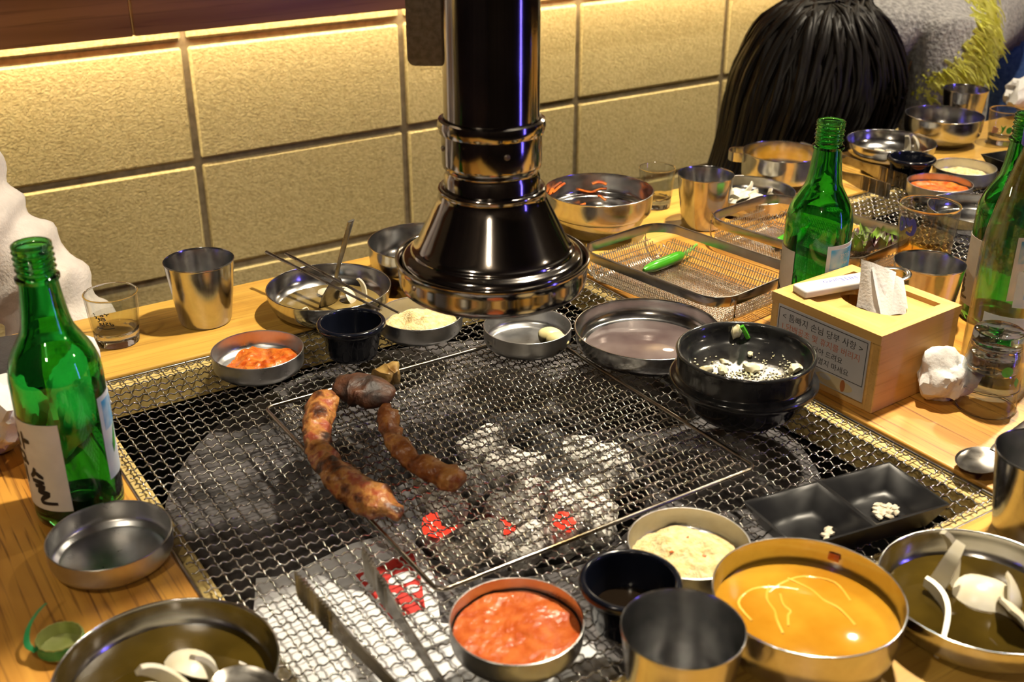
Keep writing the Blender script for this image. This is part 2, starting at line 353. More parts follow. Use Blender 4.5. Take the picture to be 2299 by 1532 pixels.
M['floor'] = noisy(pbr('dark_floor', (.05, .04, .03), 0.5), (.035, .028, .022), (.065, .052, .04), 6, 4)
M['wall_dark'] = noisy(pbr('dark_wall', (.06, .045, .035), 0.8), (.045, .034, .026), (.075, .057, .045), 5, 4)
M['bench'] = noisy(pbr('bench_vinyl', (.05, .03, .02), 0.5), (.035, .022, .015), (.065, .04, .028), 20, 3)

# ================================================================== the room
def slab(name, c, s, mat):
    return tag(obj(name, mesh(name, *box(*c, *s), smooth=False), mat), kind='structure')
slab('floor', (1.05, -0.15, -0.02), (5.6, 4.3, 0.04), M['floor'])
slab('ceiling', (1.05, -0.15, 2.47), (5.6, 4.3, 0.04), M['wall_dark'])
slab('wall_left', (-1.75, -0.15, 1.225), (0.06, 4.3, 2.45), M['wall_dark'])
slab('wall_right', (3.85, -0.15, 1.225), (0.06, 4.3, 2.45), M['wall_dark'])
slab('wall_front', (1.05, -2.3, 1.225), (5.6, 0.06, 2.45), M['wall_dark'])
wall = slab('wall_back', (1.05, 1.946, 1.225), (5.6, 0.12, 2.45), M['mortar'])
bm_block = []
for q in range(4):
    rnd = random.Random(40 + q); v, f = box(0, 0, 0, 0.389, 0.05, 0.189, 0.004, 1)
    v = [Vector((p.x + rnd.uniform(-.0008, .0008), p.y, p.z + rnd.uniform(-.0008, .0008))) for p in v]
    me = mesh('block', v, f, 30); me.materials.append(M['block']); bm_block.append(me)
k = 0
for row in range(13):
    zc = TZ + 1.629 - 0.2 * row
    for c in range(14):
        xc = -1.616 + 0.4 * c
        if xc > 3.75 or zc < 0.05: continue
        k += 1
        b = obj('block', bm_block[k % 4], None, wall, (xc, 1.905 + random.uniform(-0.0016, 0.0016), zc + random.uniform(-.0012, .0012)))
        b.rotation_euler = (0, 0, math.pi if k % 3 == 0 else 0)
# dark wooden fascia along the wall that hides the light strip
tr = thing('trim_1', None, None, (1.05, 1.80, 0), kind='structure')
x = -2.75
for w in (1.25, 0.93, 1.55, 0.87, 0.95):
    obj('board', mesh('board', *box(x + w / 2, 0, 0.375, w - 0.002, 0.022, 0.42, 0.002), smooth=False), M['board'], tr); x += w
obj('top_board', mesh('top_board', *box(0, 0.038, 0.575, 5.5, 0.055, 0.02, 0.002), smooth=False), M['board'], tr)

# bench along the wall (under the people)
bn = thing('bench', 'low dark padded bench running along the block wall', 'bench', (-0.20, 1.62, -0.75))
obj('seat_cushion', mesh('seat_cushion', *box(0, 0, 0.35, 2.9, 0.44, 0.08, 0.015, 2)), M['bench'], bn)
obj('bench_base', mesh('bench_base', *box(0, 0.02, 0.155, 2.9, 0.38, 0.31, 0.004), smooth=False), M['wall_dark'], bn)

# ================================================================== the table with its two fire pits
TX0, TX1, TY0, TY1 = -0.28, 2.32, 0.24, 1.155
PX0, PX1, PY0, PY1 = 0.163, 0.731, 0.412, 1.005
QX0, QX1 = 1.12, 1.688
tb = thing('dining_table', 'long honey coloured wooden table with two square grill pits', 'table', (0, 0, 0))
def board(x0, x1, y0, y1, m):
    obj('tabletop_board', mesh('tabletop_board', *box((x0 + x1) / 2, (y0 + y1) / 2, -0.02, x1 - x0, y1 - y0, 0.04, 0.0018, 2), sharp=60), m, tb)
board(TX0, TX1, PY1, TY1, M['wood_x']); board(TX0, TX1, TY0, PY0, M['wood_x'])
board(TX0, PX0, PY0, PY1, M['wood_y']); board(PX1, QX0, PY0, PY1, M['wood_y']); board(QX1, TX1, PY0, PY1, M['wood_y'])
for (lx, ly) in ((TX0 + .05, TY0 + .05), (TX0 + .05, TY1 - .05), (TX1 - .05, TY0 + .05), (TX1 - .05, TY1 - .05), (0.92, TY0 + .05), (0.92, TY1 - .05)):
    obj('leg', mesh('leg', *box(lx, ly, -0.395, 0.06, 0.06, 0.71, 0.004), smooth=False), M['wood_y'], tb)
def pit(x0, x1):
    cx, cy = (x0 + x1) / 2, (PY0 + PY1) / 2; w, d = x1 - x0, PY1 - PY0
    for s in (0, 1):
        yy = PY1 - 0.008 if s else PY0 + 0.008
        obj('ledge', mesh('ledge', *box(cx, yy, -0.0215, w, 0.016, 0.031, 0.001), smooth=False), M['wood_liner'], tb)
        xx = x1 - 0.008 if s else x0 + 0.008
        obj('ledge', mesh('ledge', *box(xx, cy, -0.0215, 0.016, d - 0.032, 0.031, 0.001), smooth=False), M['wood_liner_y'], tb)
    m = MB(); t = 0.01; h = 0.26; zc = -0.04 - h / 2
    m.add(*box(cx, cy, -0.04 - h, w, d, t))
    for s in (-1, 1):
        m.add(*box(cx + s * (w / 2 + t / 2), cy, zc, t, d + 2 * t, h)); m.add(*box(cx, cy + s * (d / 2 + t / 2), zc, w, t, h))
    obj('pit_box', m.me('pit_box', smooth=False), M['void'], tb)
    v, f = lathe([(0.134, -0.044), (0.279, -0.039), (0.279, -0.041), (0.134, -0.048), (0.134, -0.044)], 72)
    obj('burner_pan', mesh('burner_pan', [(a + cx, b + cy, c) for a, b, c in v], f), M['pan'], tb)
    v, f = lathe([(0, -0.125), (0.10, -0.125), (0.126, -0.10), (0.128, -0.044), (0.131, -0.040), (0.133, -0.044), (0.131, -0.104), (0.104, -0.13), (0, -0.13)], 64)
    obj('fire_bowl', mesh('fire_bowl', [(a + cx, b + cy, c) for a, b, c in v], f), M['pan'], tb)
    return cx, cy
GC = pit(PX0, PX1); GC2 = pit(QX0, QX1)

# ------------------------------------------------------------------ woven wire screens
def wire_me(n, p, rad, amp, ph):
    pts = []
    for i in range(n * 9 + 1):
        s = -p / 2 + i * p / 9; c = math.cos(3 * math.pi * s / p + ph * math.pi)
        pts.append((s, 0, amp * max(-1, min(1, 1.25 * c))))
    return mesh('wire', *tube(pts, rad, 4), sharp=120)
def screen(root, x0, y0, nx, ny, p, rad, amp, mat, z):
    """nx wires run along y, ny wires run along x"""
    mx = [wire_me(nx, p, rad, amp, k) for k in (0, 1)]; my = [wire_me(ny, p, rad, amp, k) for k in (0, 1)]
    for m in mx + my: m.materials.append(mat)
    for j in range(ny): obj('wire', mx[j % 2], None, root, (x0, y0 + j * p, z))
    for i in range(nx): obj('wire', my[(i + 1) % 2], None, root, (x0 + i * p, y0, z), (0, 0, R(90)))
def loop_rod(w, d, r, rc):
    return mesh('frame_rod', *tube([(x, y, 0) for x, y in rrect(w, d, rc, 5)], r, 8, closed=True), sharp=80)
PW = 0.0124
def big_screen(x0, label):
    cx = x0 + 0.284; t = thing('wire_screen', label, 'wire mesh', (cx, GC[1], 0), group='woven wire screens over the fire pits')
    screen(t, -22 * PW, -23 * PW, 45, 47, PW, 0.00066, 0.0009, M['wire'], -0.0024)
    o = obj('frame_rod', loop_rod(0.564, 0.589, 0.0018, 0.004), M['wire'], t, (0, 0, -0.0042))
    return t
big_screen(PX0, 'large crimped steel wire screen covering the nearer grill pit')
big_screen(QX0, 'large crimped steel wire screen over the far grill pit')
gr = thing('grill_grate', 'square wire grilling grate with rod frame lying under the meat', 'grill grate', (0.4475, 0.7075, 0))
screen(gr, -11 * PW, -11.5 * PW, 23, 24, PW, 0.00066, 0.0009, M['grate'], 0.0032)
obj('frame_rod', loop_rod(0.295, 0.310, 0.0019, 0.008), M['grate'], gr, (0, 0, 0.0030))

# ------------------------------------------------------------------ exhaust hood
hd = thing('exhaust_hood', 'chrome suction hood on a round duct hanging above the grill', 'exhaust hood', (0.4440, 0.7100, 0))
def hp(name, prof, seg=64, mat='hood'): return obj(name, mesh(name, *lathe(prof, seg), sharp=35), M[mat], hd)
hp('duct', [(0.0358, 0.272), (0.0358, 1.70), (0.0348, 1.70), (0.0348, 0.272), (0.0358, 0.272)])
hp('duct_flange', [(0.0362, 0.2655), (0.0395, 0.2665), (0.0408, 0.2715), (0.0400, 0.2760), (0.0380, 0.2770), (0.0362, 0.2765), (0.0362, 0.2655)])
hp('collar', [(0.0375, 0.2668), (0.0378, 0.2640), (0.0380, 0.2440), (0.0372, 0.2400), (0.0358, 0.2385), (0.0352, 0.2370), (0.0356, 0.2350), (0.0366, 0.2330), (0.0368, 0.2190), (0.0340, 0.2190), (0.034, 0.2668), (0.0375, 0.2668)])
hp('bell', cr([(0.0368, 0.2235), (0.0400, 0.2245), (0.0418, 0.2225), (0.0412, 0.2195), (0.0425, 0.2140), (0.0488, 0.2005), (0.0555, 0.1870), (0.0605, 0.1775), (0.0632, 0.1748), (0.0642, 0.1725), (0.0690, 0.1700), (0.0712, 0.1660), (0.0715, 0.1600), (0.0690, 0.1560), (0.0660, 0.1570), (0.0580, 0.1745), (0.045, 0.195), (0.037, 0.218), (0.0368, 0.2235)], 4))
hp('rim_ring', cr([(0.0722, 0.1640), (0.0740, 0.1675), (0.0760, 0.1680), (0.0765, 0.1655), (0.0748, 0.1630), (0.0742, 0.1500), (0.0730, 0.1455), (0.0690, 0.1425), (0.0640, 0.1415), (0.0640, 0.1430), (0.0690, 0.1445), (0.0722, 0.1500), (0.0722, 0.1640)], 3))
rv = mesh('rivet', *lathe([(0, 0.0016), (0.0016, 0.0012), (0.0024, 0), (0, 0)], 12))
for rr, zz, angs in ((0.0379, 0.2560, (165, 345, 75, 255)), (0.0744, 0.1580, (185, 5, 275, 95))):
    for a in angs: obj('rivet', rv, M['dark_steel'], hd, (rr * math.cos(R(a)), rr * math.sin(R(a)), zz), (0, R(90), R(a)))
v, f = prism(rrect(0.062, 0.46, 0.006, 4), -0.0015, 0.0015)
pl = obj('damper_plate', mesh('damper_plate', v, f, 30), M['dark_steel'], hd, (-0.0165, 0.0325, 0.541), (R(90), 0, R(-33)))
pl['label'] = 'dark brushed metal damper plate beside the duct'

# ================================================================== bottles and glasses
def cyl_map(rad, z0, ang0, flip=1):
    return lambda u, v, d=0.0: ((rad + d) * math.cos(ang0 + flip * u / rad), (rad + d) * math.sin(ang0 + flip * u / rad), z0 + v)
def patch(rad, a0, a1, z0, z1, th=0.00025, n=24):
    v = []; f = []
    for i in range(n + 1):
        a = a0 + (a1 - a0) * i / n
        for (r, z) in ((rad, z0), (rad + th, z0), (rad + th, z1), (rad, z1)): v.append((r * math.cos(a), r * math.sin(a), z))
    for i in range(n):
        for k in range(4): f.append((i * 4 + k, i * 4 + (k + 1) % 4, i * 4 + 4 + (k + 1) % 4, i * 4 + 4 + k))
    f += [(0, 1, 2, 3), (n * 4 + 3, n * 4 + 2, n * 4 + 1, n * 4)]
    return v, f
def mapped(m, fn, d=0.0): return [fn(p[0], p[1], d) for p in m.v], m.f
CHAM = [  # brush strokes of the front label, u to the right, v up, unit = label height
    [(.16, .90), (.22, .86)], [(.10, .80), (.20, .79), (.30, .80)], [(.22, .79), (.18, .70), (.08, .62)], [(.20, .73), (.30, .66)],
    [(.40, .88), (.40, .64)], [(.41, .77), (.56, .775)], [(.20, .58), (.19, .48), (.34, .47), (.36, .57), (.20, .58)], [(.34, .48), (.44, .45)],
    [(.14, .34), (.08, .26), (.15, .20), (.20, .28), (.14, .34)], [(.30, .40), (.31, .16)],
    [(.56, .42), (.52, .34), (.44, .28)], [(.54, .36), (.70, .30)], [(.46, .24), (.70, .235)],
    [(.50, .17), (.68, .175), (.56, .10), (.74, .085), (.62, .01), (.60, -.05), (.86, -.045)]]
def make_bottle():
    t = thing('soju_bottle', 'x', 'bottle')
    out = [(0, 0.006), (0.012, 0.004), (0.024, 0.0), (0.0290, 0.0003), (0.0318, 0.003), (0.0325, 0.008)]
    out += [(0.0325, 0.03), (0.0325, 0.06), (0.0325, 0.09)] + [tuple(p) for p in cr([(0.0325, 0.112), (0.0318, 0.121), (0.0285, 0.133), (0.0228, 0.1435), (0.0183, 0.152), (0.0163, 0.161), (0.0148, 0.172), (0.0133, 0.187)], 3)]
    out += [(0.0132, 0.1885), (0.0150, 0.1890), (0.0152, 0.1915), (0.0136, 0.1925), (0.0128, 0.1945)]
    for k in range(4):
        z = 0.1965 + k * 0.0042; out += [(0.0130, z), (0.0141, z + 0.0011), (0.0130, z + 0.0022), (0.0127, z + 0.0032)]
    out += [(0.0136, 0.2130), (0.0136, 0.2150), (0.0122, 0.2160), (0.0106, 0.2150)]
    inn = [(0.0104, 0.205), (0.0106, 0.185)] + [tuple(p) for p in cr([(0.0120, 0.172), (0.0137, 0.160), (0.0157, 0.151), (0.0205, 0.1418), (0.0262, 0.1312), (0.0294, 0.120), (0.0299, 0.110)], 3)] + [(0.0299, 0.06), (0.0299, 0.012), (0.0280, 0.0062), (0.018, 0.0075), (0, 0.0105)]
    obj('glass_body', mesh('glass_body', *lathe(out + inn, 56), sharp=60), M['green'], t)
    fr = R(52); lb = obj('front_label', mesh('front_label', *patch(0.0326, -fr, fr, 0.018, 0.090)), M['label'], t)
    m = strokes(CHAM, 0.060); m.v = [((p[0] * 0.048 - 0.0215), p[1] * 0.061, 0) for p in m.v]
    obj('brush_lettering', mesh('brush_lettering', *mapped(m, cyl_map(0.0326, 0.0275, 0), 0.0005), smooth=False), M['ink'], lb)
    a0, a1 = R(108), R(188)
    bl = obj('back_label', mesh('back_label', *patch(0.0326, a0, a1, 0.032, 0.100)), M['label_pale'], t)
    obj('sky_print', mesh('sky_print', *patch(0.0328, a0 + .12, a1 - .12, 0.072, 0.096, 0.0002)), M['label_blue'], bl)
    lf = MB(); P = [(0.0, 0.0), (0.004, 0.006), (0.006, 0.014), (0.0075, 0.024), (0.003, 0.016), (-0.001, 0.008)]
    lf.v = [(p[0], p[1], 0) for p in P]; lf.f = [tuple(range(6))]
    obj('leaf_print', mesh('leaf_print', *mapped(lf, cyl_map(0.0326, 0.050, R(126)), 0.0006), smooth=False), M['leaf_print'], bl)
    lines = MB()
    for k in range(7): lines.add(*box(0, 0, 0, 0, 0, 0)) if False else None
    for s, z, sz in (('참이슬', 0.088, 0.0060), ('fresh', 0.0815, 0.0050)):
        tv, tf = text(s, sz); mm = MB().add(tv, tf)
        obj('white_print', mesh('white_print', *mapped(mm, cyl_map(0.0326, z - 0.002, R(148)), 0.0007), smooth=False), M['white_plastic'], bl)
    return t
b0 = make_bottle(); GB = 'green glass liquor bottles'
LB = ['tall green glass bottle with white brush lettering label at left beside the empty dish',
      'open green glass bottle standing behind the bamboo tissue box',
      'green glass bottle half hidden behind the clear plastic bottle']
b0.location = (0.124, 0.795, TZ); b0.rotation_euler = (0, 0, R(199)); tag(b0, LB[0], 'bottle', GB)
dup(b0, (0.835, 0.7275, 0), R(133), LB[1]); dup(b0, (1.015, 0.640, 0), R(125), LB[2])

# clear plastic bottle with blue cap and a picture label
cb = thing('plastic_bottle', 'clear plastic bottle with blue cap and portrait label at right edge', 'bottle', (0.902, 0.552, 0))
pr = [(0, 0.004), (0.02, 0.001), (0.029, 0.0), (0.0325, 0.004), (0.0335, 0.012), (0.0335, 0.118)] + [tuple(p) for p in cr([(0.0335, 0.125), (0.0318, 0.142), (0.0275, 0.165), (0.0225, 0.188), (0.0170, 0.210), (0.0140, 0.222)], 3)] + [(0.0135, 0.232), (0.0125, 0.232)]
pr += [(0.0130, 0.222)] + [tuple(p) for p in cr([(0.0160, 0.210), (0.0215, 0.188), (0.0265, 0.165), (0.0308, 0.142), (0.0325, 0.125)], 3)] + [(0.0325, 0.012), (0.0315, 0.005), (0, 0.006)]
obj('bottle_body', mesh('bottle_body', *lathe(pr, 48)), M['plastic_clear'], cb)
obj('cap', mesh('cap', *lathe([(0.0165, 0.222), (0.0168, 0.245), (0.0155, 0.248), (0, 0.248), (0, 0.240), (0.0150, 0.240), (0.0150, 0.222), (0.0165, 0.222)], 40, lambda a, i, z: 1 + 0.012 * math.cos(20 * a)), sharp=30), M['blue_plastic'], cb)
A0 = R(150)
pl = obj('picture_label', mesh('picture_label', *patch(0.0336, R(176), R(300), 0.030, 0.074)), M['label_pale'], cb)
cm = cyl_map(0.0336, 0.030, R(196))
def disc2(cx, cy, rx, ry, n=20): return [(cx + rx * math.cos(2 * math.pi * k / n), cy + ry * math.sin(2 * math.pi * k / n)) for k in range(n)]
def flatpoly(name, poly, mat, par, fn, d=0.0005):
    m = MB(); m.v = [(p[0], p[1], 0) for p in poly]; m.f = [tuple(range(len(poly)))]
    return obj(name, mesh(name, *mapped(m, fn, d), smooth=False), M[mat], par)
M['portrait_hair'] = pbr('printed_brown', (.10, .02, .015), 0.5); M['portrait_skin'] = pbr('printed_skin', (.70, .42, .34), 0.5)
flatpoly('printed_hair', disc2(0.0, 0.026, 0.0085, 0.0105), 'portrait_hair', pl, cm)
flatpoly('printed_shoulders', [(-0.009, 0.0), (0.011, 0.0), (0.007, 0.012), (0.002, 0.015), (-0.003, 0.012)], 'label_blue', pl, cm, 0.0006)
flatpoly('printed_face', disc2(0.0005, 0.0235, 0.0048, 0.0068), 'portrait_skin', pl, cm, 0.0008)
for s, v0 in (('HAPPY', 0.024), ('CHANCE', 0.0155)):
    tv, tf = text(s, 0.0085); mm = MB().add([(p[0] + 0.026, p[1] + v0, 0) for p in tv], tf)
    obj('printed_letters', mesh('printed_letters', *mapped(mm, cm, 0.0007), smooth=False), M['blue_ink'], pl)
pl2 = obj('neck_label', mesh('neck_label', *patch(0.0337, R(215), R(292), 0.084, 0.118)), M['label_pale'], cb)
flatpoly('printed_panel', [(0.0, 0.0), (0.020, 0.0), (0.020, 0.018), (0.0, 0.018)], 'label_blue', pl2, cyl_map(0.0337, 0.092, R(228)))

# ---- small clear glasses
def facet(a, i, z): return 1 - 0.025 * (abs(math.sin(4 * a)) < 0.16) if z < 0.014 else 1
SHOT = [(0, 0.001), (0.0195, 0.0), (0.0212, 0.0015), (0.0216, 0.007), (0.0220, 0.0135), (0.0228, 0.016), (0.0245, 0.034), (0.0260, 0.0521), (0.0263, 0.0530), (0.0255, 0.0537), (0.0247, 0.0530), (0.0246, 0.0521), (0.0230, 0.034), (0.0213, 0.0155), (0.0190, 0.0125), (0, 0.0115)]
me_shot = mesh('shot_glass', *lathe(SHOT, 64, facet), sharp=50)
me_tall = mesh('shot_glass', *lathe([(r * 0.93, z) for r, z in SHOT], 64, facet), sharp=50)
for m_ in (me_shot, me_tall):
    m_.materials.append(M['clear']); m_.materials.append(M['clear_base'])
    for p in m_.polygons: p.material_index = 1 if (max(m_.vertices[i].co.z for i in p.vertices) < 0.0158 or min(m_.vertices[i].co.z for i in p.vertices) > 0.0520) else 0
def liquid(prof, name, label, cat, loc, mat, group=None):
    return top(name, mesh(name, *lathe(prof, 48)), M[mat], label, cat, loc, kind='stuff', group=group)
sx = at(247, 656, .0533)
sg = top('shot_glass', me_shot, M['clear'], 'small clear glass with black brush lettering beside the steel cup', 'glass', (*sx, 0))
CHEO = [[(.02, .95), (.12, .84)], [(.06, .76), (.22, .66)], [(.20, .72), (.14, .52)], [(.24, .60), (.36, .44)], [(.32, .66), (.34, .40)],
        [(.40, .80), (.52, .86), (.56, .76), (.44, .74), (.40, .80)], [(.38, .64), (.64, .62)], [(.44, .56), (.42, .46), (.60, .44), (.62, .54), (.44, .56)],
        [(.62, .98), (.74, .90), (.88, .96)], [(.74, .90), (.76, .78)],
        [(.20, .32), (.34, .36)], [(.26, .22), (.42, .20)], [(.36, .24), (.28, .04)], [(.38, .14), (.48, .02)], [(.50, .30), (.52, .04)],
        [(.60, .28), (.72, .26), (.62, .14), (.76, .10)], [(.82, .30), (.84, .08)], [(.90, .12), (.98, .08), (.94, 0.0), (.88, .04), (.90, .12)],
        [(.10, -.12), (.5, -.20), (1.0, -.18)]]
m = strokes(CHEO, 0.060, 3)
ang = math.atan2(-sx[1], -sx[0])
def tap(u, v, d=0): 
    z = 0.0270 + v; rr = 0.0228 + (z - 0.016) * (0.0262 - 0.0228) / 0.0365 + 0.0003; a = ang + R(-26) + u / rr
    return (rr * math.cos(a), rr * math.sin(a), z)
obj('brush_lettering', mesh('brush_lettering', [tap(p[0] * 0.0195 - 0.0098, p[1] * 0.0145) for p in m.v], m.f, smooth=False), M['ink'], sg)
liquid([(0, .0118), (.0188, .0128), (.0211, .0158), (.0224, .0285), (0, .0285)], 'clear_liquor', 'clear liquor in the small lettered glass', 'drink', (*sx, 0), 'water')
tx = at(1476, 376, .0533)
top('shot_glass', me_tall, M['clear'], 'small clear glass nearly full, behind the steel cup near the wall', 'glass', (*tx, 0))
liquid([(0, .0118), (.0175, .0128), (.0197, .0158), (.0214, .034), (.0222, .043), (0, .043)], 'clear_liquor', 'clear liquor in the small glass near the kimchi bowl', 'drink', (*tx, 0), 'water')
fx = at(2262, 246, .0533)
fs = top('shot_glass', me_shot, M['clear'], 'small printed glass with a green leaf near the far napkin', 'glass', (*fx, 0))
fa = math.atan2(-fx[1], -fx[0])
def tapf(a0):
    def g(u, v, d=0):
        z = 0.018 + v; rr = 0.0228 + (z - 0.016) * 0.0932 + 0.0003 + d; a = fa + a0 + u / rr; return (rr * math.cos(a), rr * math.sin(a), z)
    return g
flatpoly('leaf_print', disc2(0.0, 0.008, 0.0045, 0.0055), 'leaf_print', fs, tapf(R(20)), 0)
flatpoly('pink_print', [(-.006, .0), (.004, .002), (.006, .010), (-.004, .012)], 'pink_print', fs, tapf(R(-32)), 0)
flatpoly('sprig_print', [(-.002, .0), (.001, .006), (.004, .016), (-.001, .012), (-.004, .016), (-.002, .008)], 'leaf_print', fs, tapf(R(-2)), 0)
# two upturned glasses nested in a stack
ux = at(2211, 912, 0)
for k, (dz, lb) in enumerate(((0, 'upturned clear glass at the bottom of the nested pair'), (0.0225, 'upturned printed glass stacked on top of another glass'))):
    o = top('shot_glass', me_shot, M['clear'], lb, 'glass', (ux[0], ux[1], dz + 0.0534), rot=(math.pi, 0, 0.4 * k), group='upturned glasses by the bottle')
    if k:
        ua = math.atan2(ux[1], -ux[0]) - 0.4 * 0 
        def g(u, v, d=0):
            z = 0.020 + v; rr = 0.0228 + (z - 0.016) * 0.0932 + 0.0003; a = -math.atan2(-ux[1], -ux[0]) + 0.4 * 0 - R(8) + u / rr; return (rr * math.cos(a), rr * math.sin(a), z)
        flatpoly('leaf_print', disc2(0.0, 0.010, 0.0052, 0.0048), 'leaf_print', o, g, 0)
        flatpoly('sprig_print', [(-.010, .016), (-.008, .021), (-.011, .026), (-.014, .020)], 'leaf_print', o, g, 0)
# beer glass
bx = at(2090, 458, .096)
BG = [(0, 0.001), (0.0245, 0), (0.0262, 0.002), (0.0268, 0.010), (0.0290, 0.05), (0.0322, 0.095), (0.0315, 0.0962), (0.0307, 0.095), (0.0275, 0.05), (0.0252, 0.011), (0, 0.009)]
me_bg = mesh('beer_glass', *lathe(BG[:5] + [(.0320, .0930)] + BG[5:8] + [(.0305, .0930)] + BG[8:], 56), sharp=50); me_bg.materials.append(M['clear']); me_bg.materials.append(M['clear_base'])
for p in me_bg.polygons: p.material_index = 1 if (max(me_bg.vertices[i].co.z for i in p.vertices) < 0.0112 or min(me_bg.vertices[i].co.z for i in p.vertices) > 0.0925) else 0
bg = top('beer_glass', me_bg, M['clear'], 'clear beer glass half full with a blue logo print', 'glass', (*bx, 0))
liquid([(0, .0092), (.0250, .0112), (.0273, .05), (.0281, .060), (0, .060)], 'beer', 'pale beer in the glass with the blue logo', 'drink', (*bx, 0), 'beer')
ba = math.atan2(-bx[1], -bx[0])
def gb(u, v, d=0):
    z = 0.068 + v; rr = 0.0290 + (z - 0.05) * 0.0711 + 0.0004; a = ba - R(42) + u / rr; return (rr * math.cos(a), rr * math.sin(a), z)
mm = strokes([[(-.010, .0), (-.010, .013), (-.004, .012), (-.005, .004), (-.010, .0)], [(.000, .017), (.003, .010), (.008, .016), (.010, .008), (.007, .0), (.000, .001)]], 0.0042, 5)
obj('blue_logo', mesh('blue_logo', *mapped(mm, gb), smooth=False), M['blue_ink'], bg)

# ================================================================== steel vessels
def vm(name, prof, n=4, seg=64, **k): return mesh(name, *lathe([tuple(p) for p in cr(prof, n)], seg, **k), sharp=55)
ME = {}
ME['dish'] = vm('steel_dish', [(0, 0), (.020, 0), (.0345, .0002), (.0395, .0028), (.0425, .0080), (.0430, .0200), (.0432, .0212), (.0424, .0214), (.0420, .0200), (.0414, .0085), (.0385, .0042), (.0340, .0018), (.020, .0014), (0, .0014)])
ME['cup'] = vm('steel_cup', [(0, .001), (.018, .001), (.0240, .0002), (.0262, .0022), (.0275, .010), (.0315, .038), (.0350, .0655), (.0355, .0670), (.0349, .0674), (.0343, .0660), (.0308, .038), (.0268, .010), (.0240, .004), (.018, .0035), (0, .0035)])
ME['plate'] = vm('steel_shallow_bowl', [(0, 0), (.030, 0), (.0440, .0003), (.0540, .0040), (.0610, .0110), (.0640, .0200), (.0650, .0275), (.0655, .0285), (.0646, .0288), (.0640, .0276), (.0628, .0205), (.0598, .0122), (.0530, .0056), (.0440, .0018), (.030, .0014), (0, .0014)])
ME['tray'] = vm('steel_round_plate', [(0, 0), (.040, 0), (.0600, .0002), (.0665, .0030), (.0700, .0100), (.0712, .0210), (.0716, .0222), (.0706, .0224), (.0700, .0210), (.0688, .0105), (.0655, .0044), (.0600, .0018), (.040, .0014), (0, .0014)])
ME['bowl'] = vm('steel_soup_bowl', [(0, .0015), (.020, .0015), (.0340, .0002), (.0370, .0010), (.0470, .0060), (.0555, .0165), (.0582, .0280), (.0590, .0440), (.0594, .0455), (.0585, .0458), (.0580, .0440), (.0571, .0285), (.0543, .0176), (.0462, .0078), (.036, .0032), (.020, .0030), (0, .0030)])
ME['bigbowl'] = vm('steel_mixing_bowl', [(0, .0015), (.020, .0015), (.0330, .0002), (.0370, .0015), (.0480, .0090), (.0555, .0205), (.0575, .0270), (.0580, .0285), (.0635, .0310), (.0655, .0380), (.0668, .0560), (.0674, .0576), (.0664, .0580), (.0658, .0560), (.0644, .0385), (.0620, .0322), (.0568, .0298), (.0545, .0212), (.0470, .0104), (.036, .0036), (.020, .003), (0, .003)])
ME['ramekin'] = vm('sauce_cup', [(0, .001), (.016, .001), (.0220, 0), (.0236, .0015), (.0246, .006), (.0286, .0260), (.0292, .0282), (.0318, .0290), (.0334, .0310), (.0334, .0340), (.0322, .0356), (.0300, .0358), (.0286, .0340), (.0270, .0260), (.0228, .0075), (.0200, .0045), (0, .0042)], 3, 72, mod=lambda a, i, z: 1 - 0.018 * abs(math.sin(12 * a)) if (i < 14 and 0.004 < z < 0.027) else 1)
ME['pot'] = vm('stone_pot', [(0, .001), (.028, .001), (.036, 0), (.0400, .0025), (.0490, .0110), (.0555, .0215), (.0590, .0275), (.0625, .0305), (.0640, .0335), (.0628, .0365), (.0590, .0382), (.0578, .0400), (.0582, .0500), (.0592, .0560), (.0596, .0590), (.0580, .0606), (.0560, .0596), (.0548, .0575), (.0530, .0505), (.0480, .0452), (.0400, .0425), (.026, .0408), (0, .0405)], 3, 72)
STEEL = 'steel'
def vessel(kind, name, px, py, H, label, cat, mat=STEEL, z=0.0, group=None, dxy=(0, 0)):
    x, y = at(px, py, H + z); p = (x + dxy[0], y + dxy[1], z)
    return top(name, ME[kind], M[mat], label, cat, p, random.uniform(0, 6), group), p
GD = 'small steel sauce dishes'; GCu = 'steel drinking cups'
ZG = 0.0056   # top of the grate
_, P_cupL = vessel('cup', 'steel_cup', 446, 585, .067, 'polished steel cup standing alone on the table near the wall', 'cup', group=GCu)
_, P_cupB = vessel('cup', 'steel_cup', 1585, 392, .067, 'steel cup between the kimchi bowl and the far wire basket', 'cup', group=GCu)
_, P_cupC = vessel('cup', 'steel_cup', 2088, 591, .067, 'steel cup right behind the bamboo tissue box', 'cup', group=GCu)
_, P_cupF = vessel('cup', 'steel_cup', 1525, 1412, .067, 'empty steel cup at the front between chilli paste and soup', 'cup', group=GCu, dxy=(.002, -.001))
_, P_cupR = vessel('cup', 'steel_cup', 2352, 1020, .067, 'dark steel cup cut off by the right edge', 'cup', group=GCu)
_, P_cupX = vessel('cup', 'steel_cup', 2169, 202, .067, 'steel cup farthest away behind the far steel bowl', 'cup', group=GCu, dxy=(.004, .003))
_, P_kim = vessel('dish', 'steel_dish', 578, 785, .021, 'small steel dish with bright orange kimchi sauce on the screen', 'dish', 'steel_satin', group=GD)
_, P_pow = vessel('dish', 'steel_dish', 943, 703, .021, 'small steel dish of bean powder under the hood', 'dish', 'steel_satin', group=GD)
_, P_gar = vessel('dish', 'steel_dish', 1184, 731, .021, 'small steel dish holding garlic cloves below the hood', 'dish', 'steel_satin', ZG, GD)
_, P_emp = vessel('dish', 'steel_dish', 245, 1200, .021, 'empty small steel dish at left below the green bottle', 'dish', 'steel_satin', group=GD)
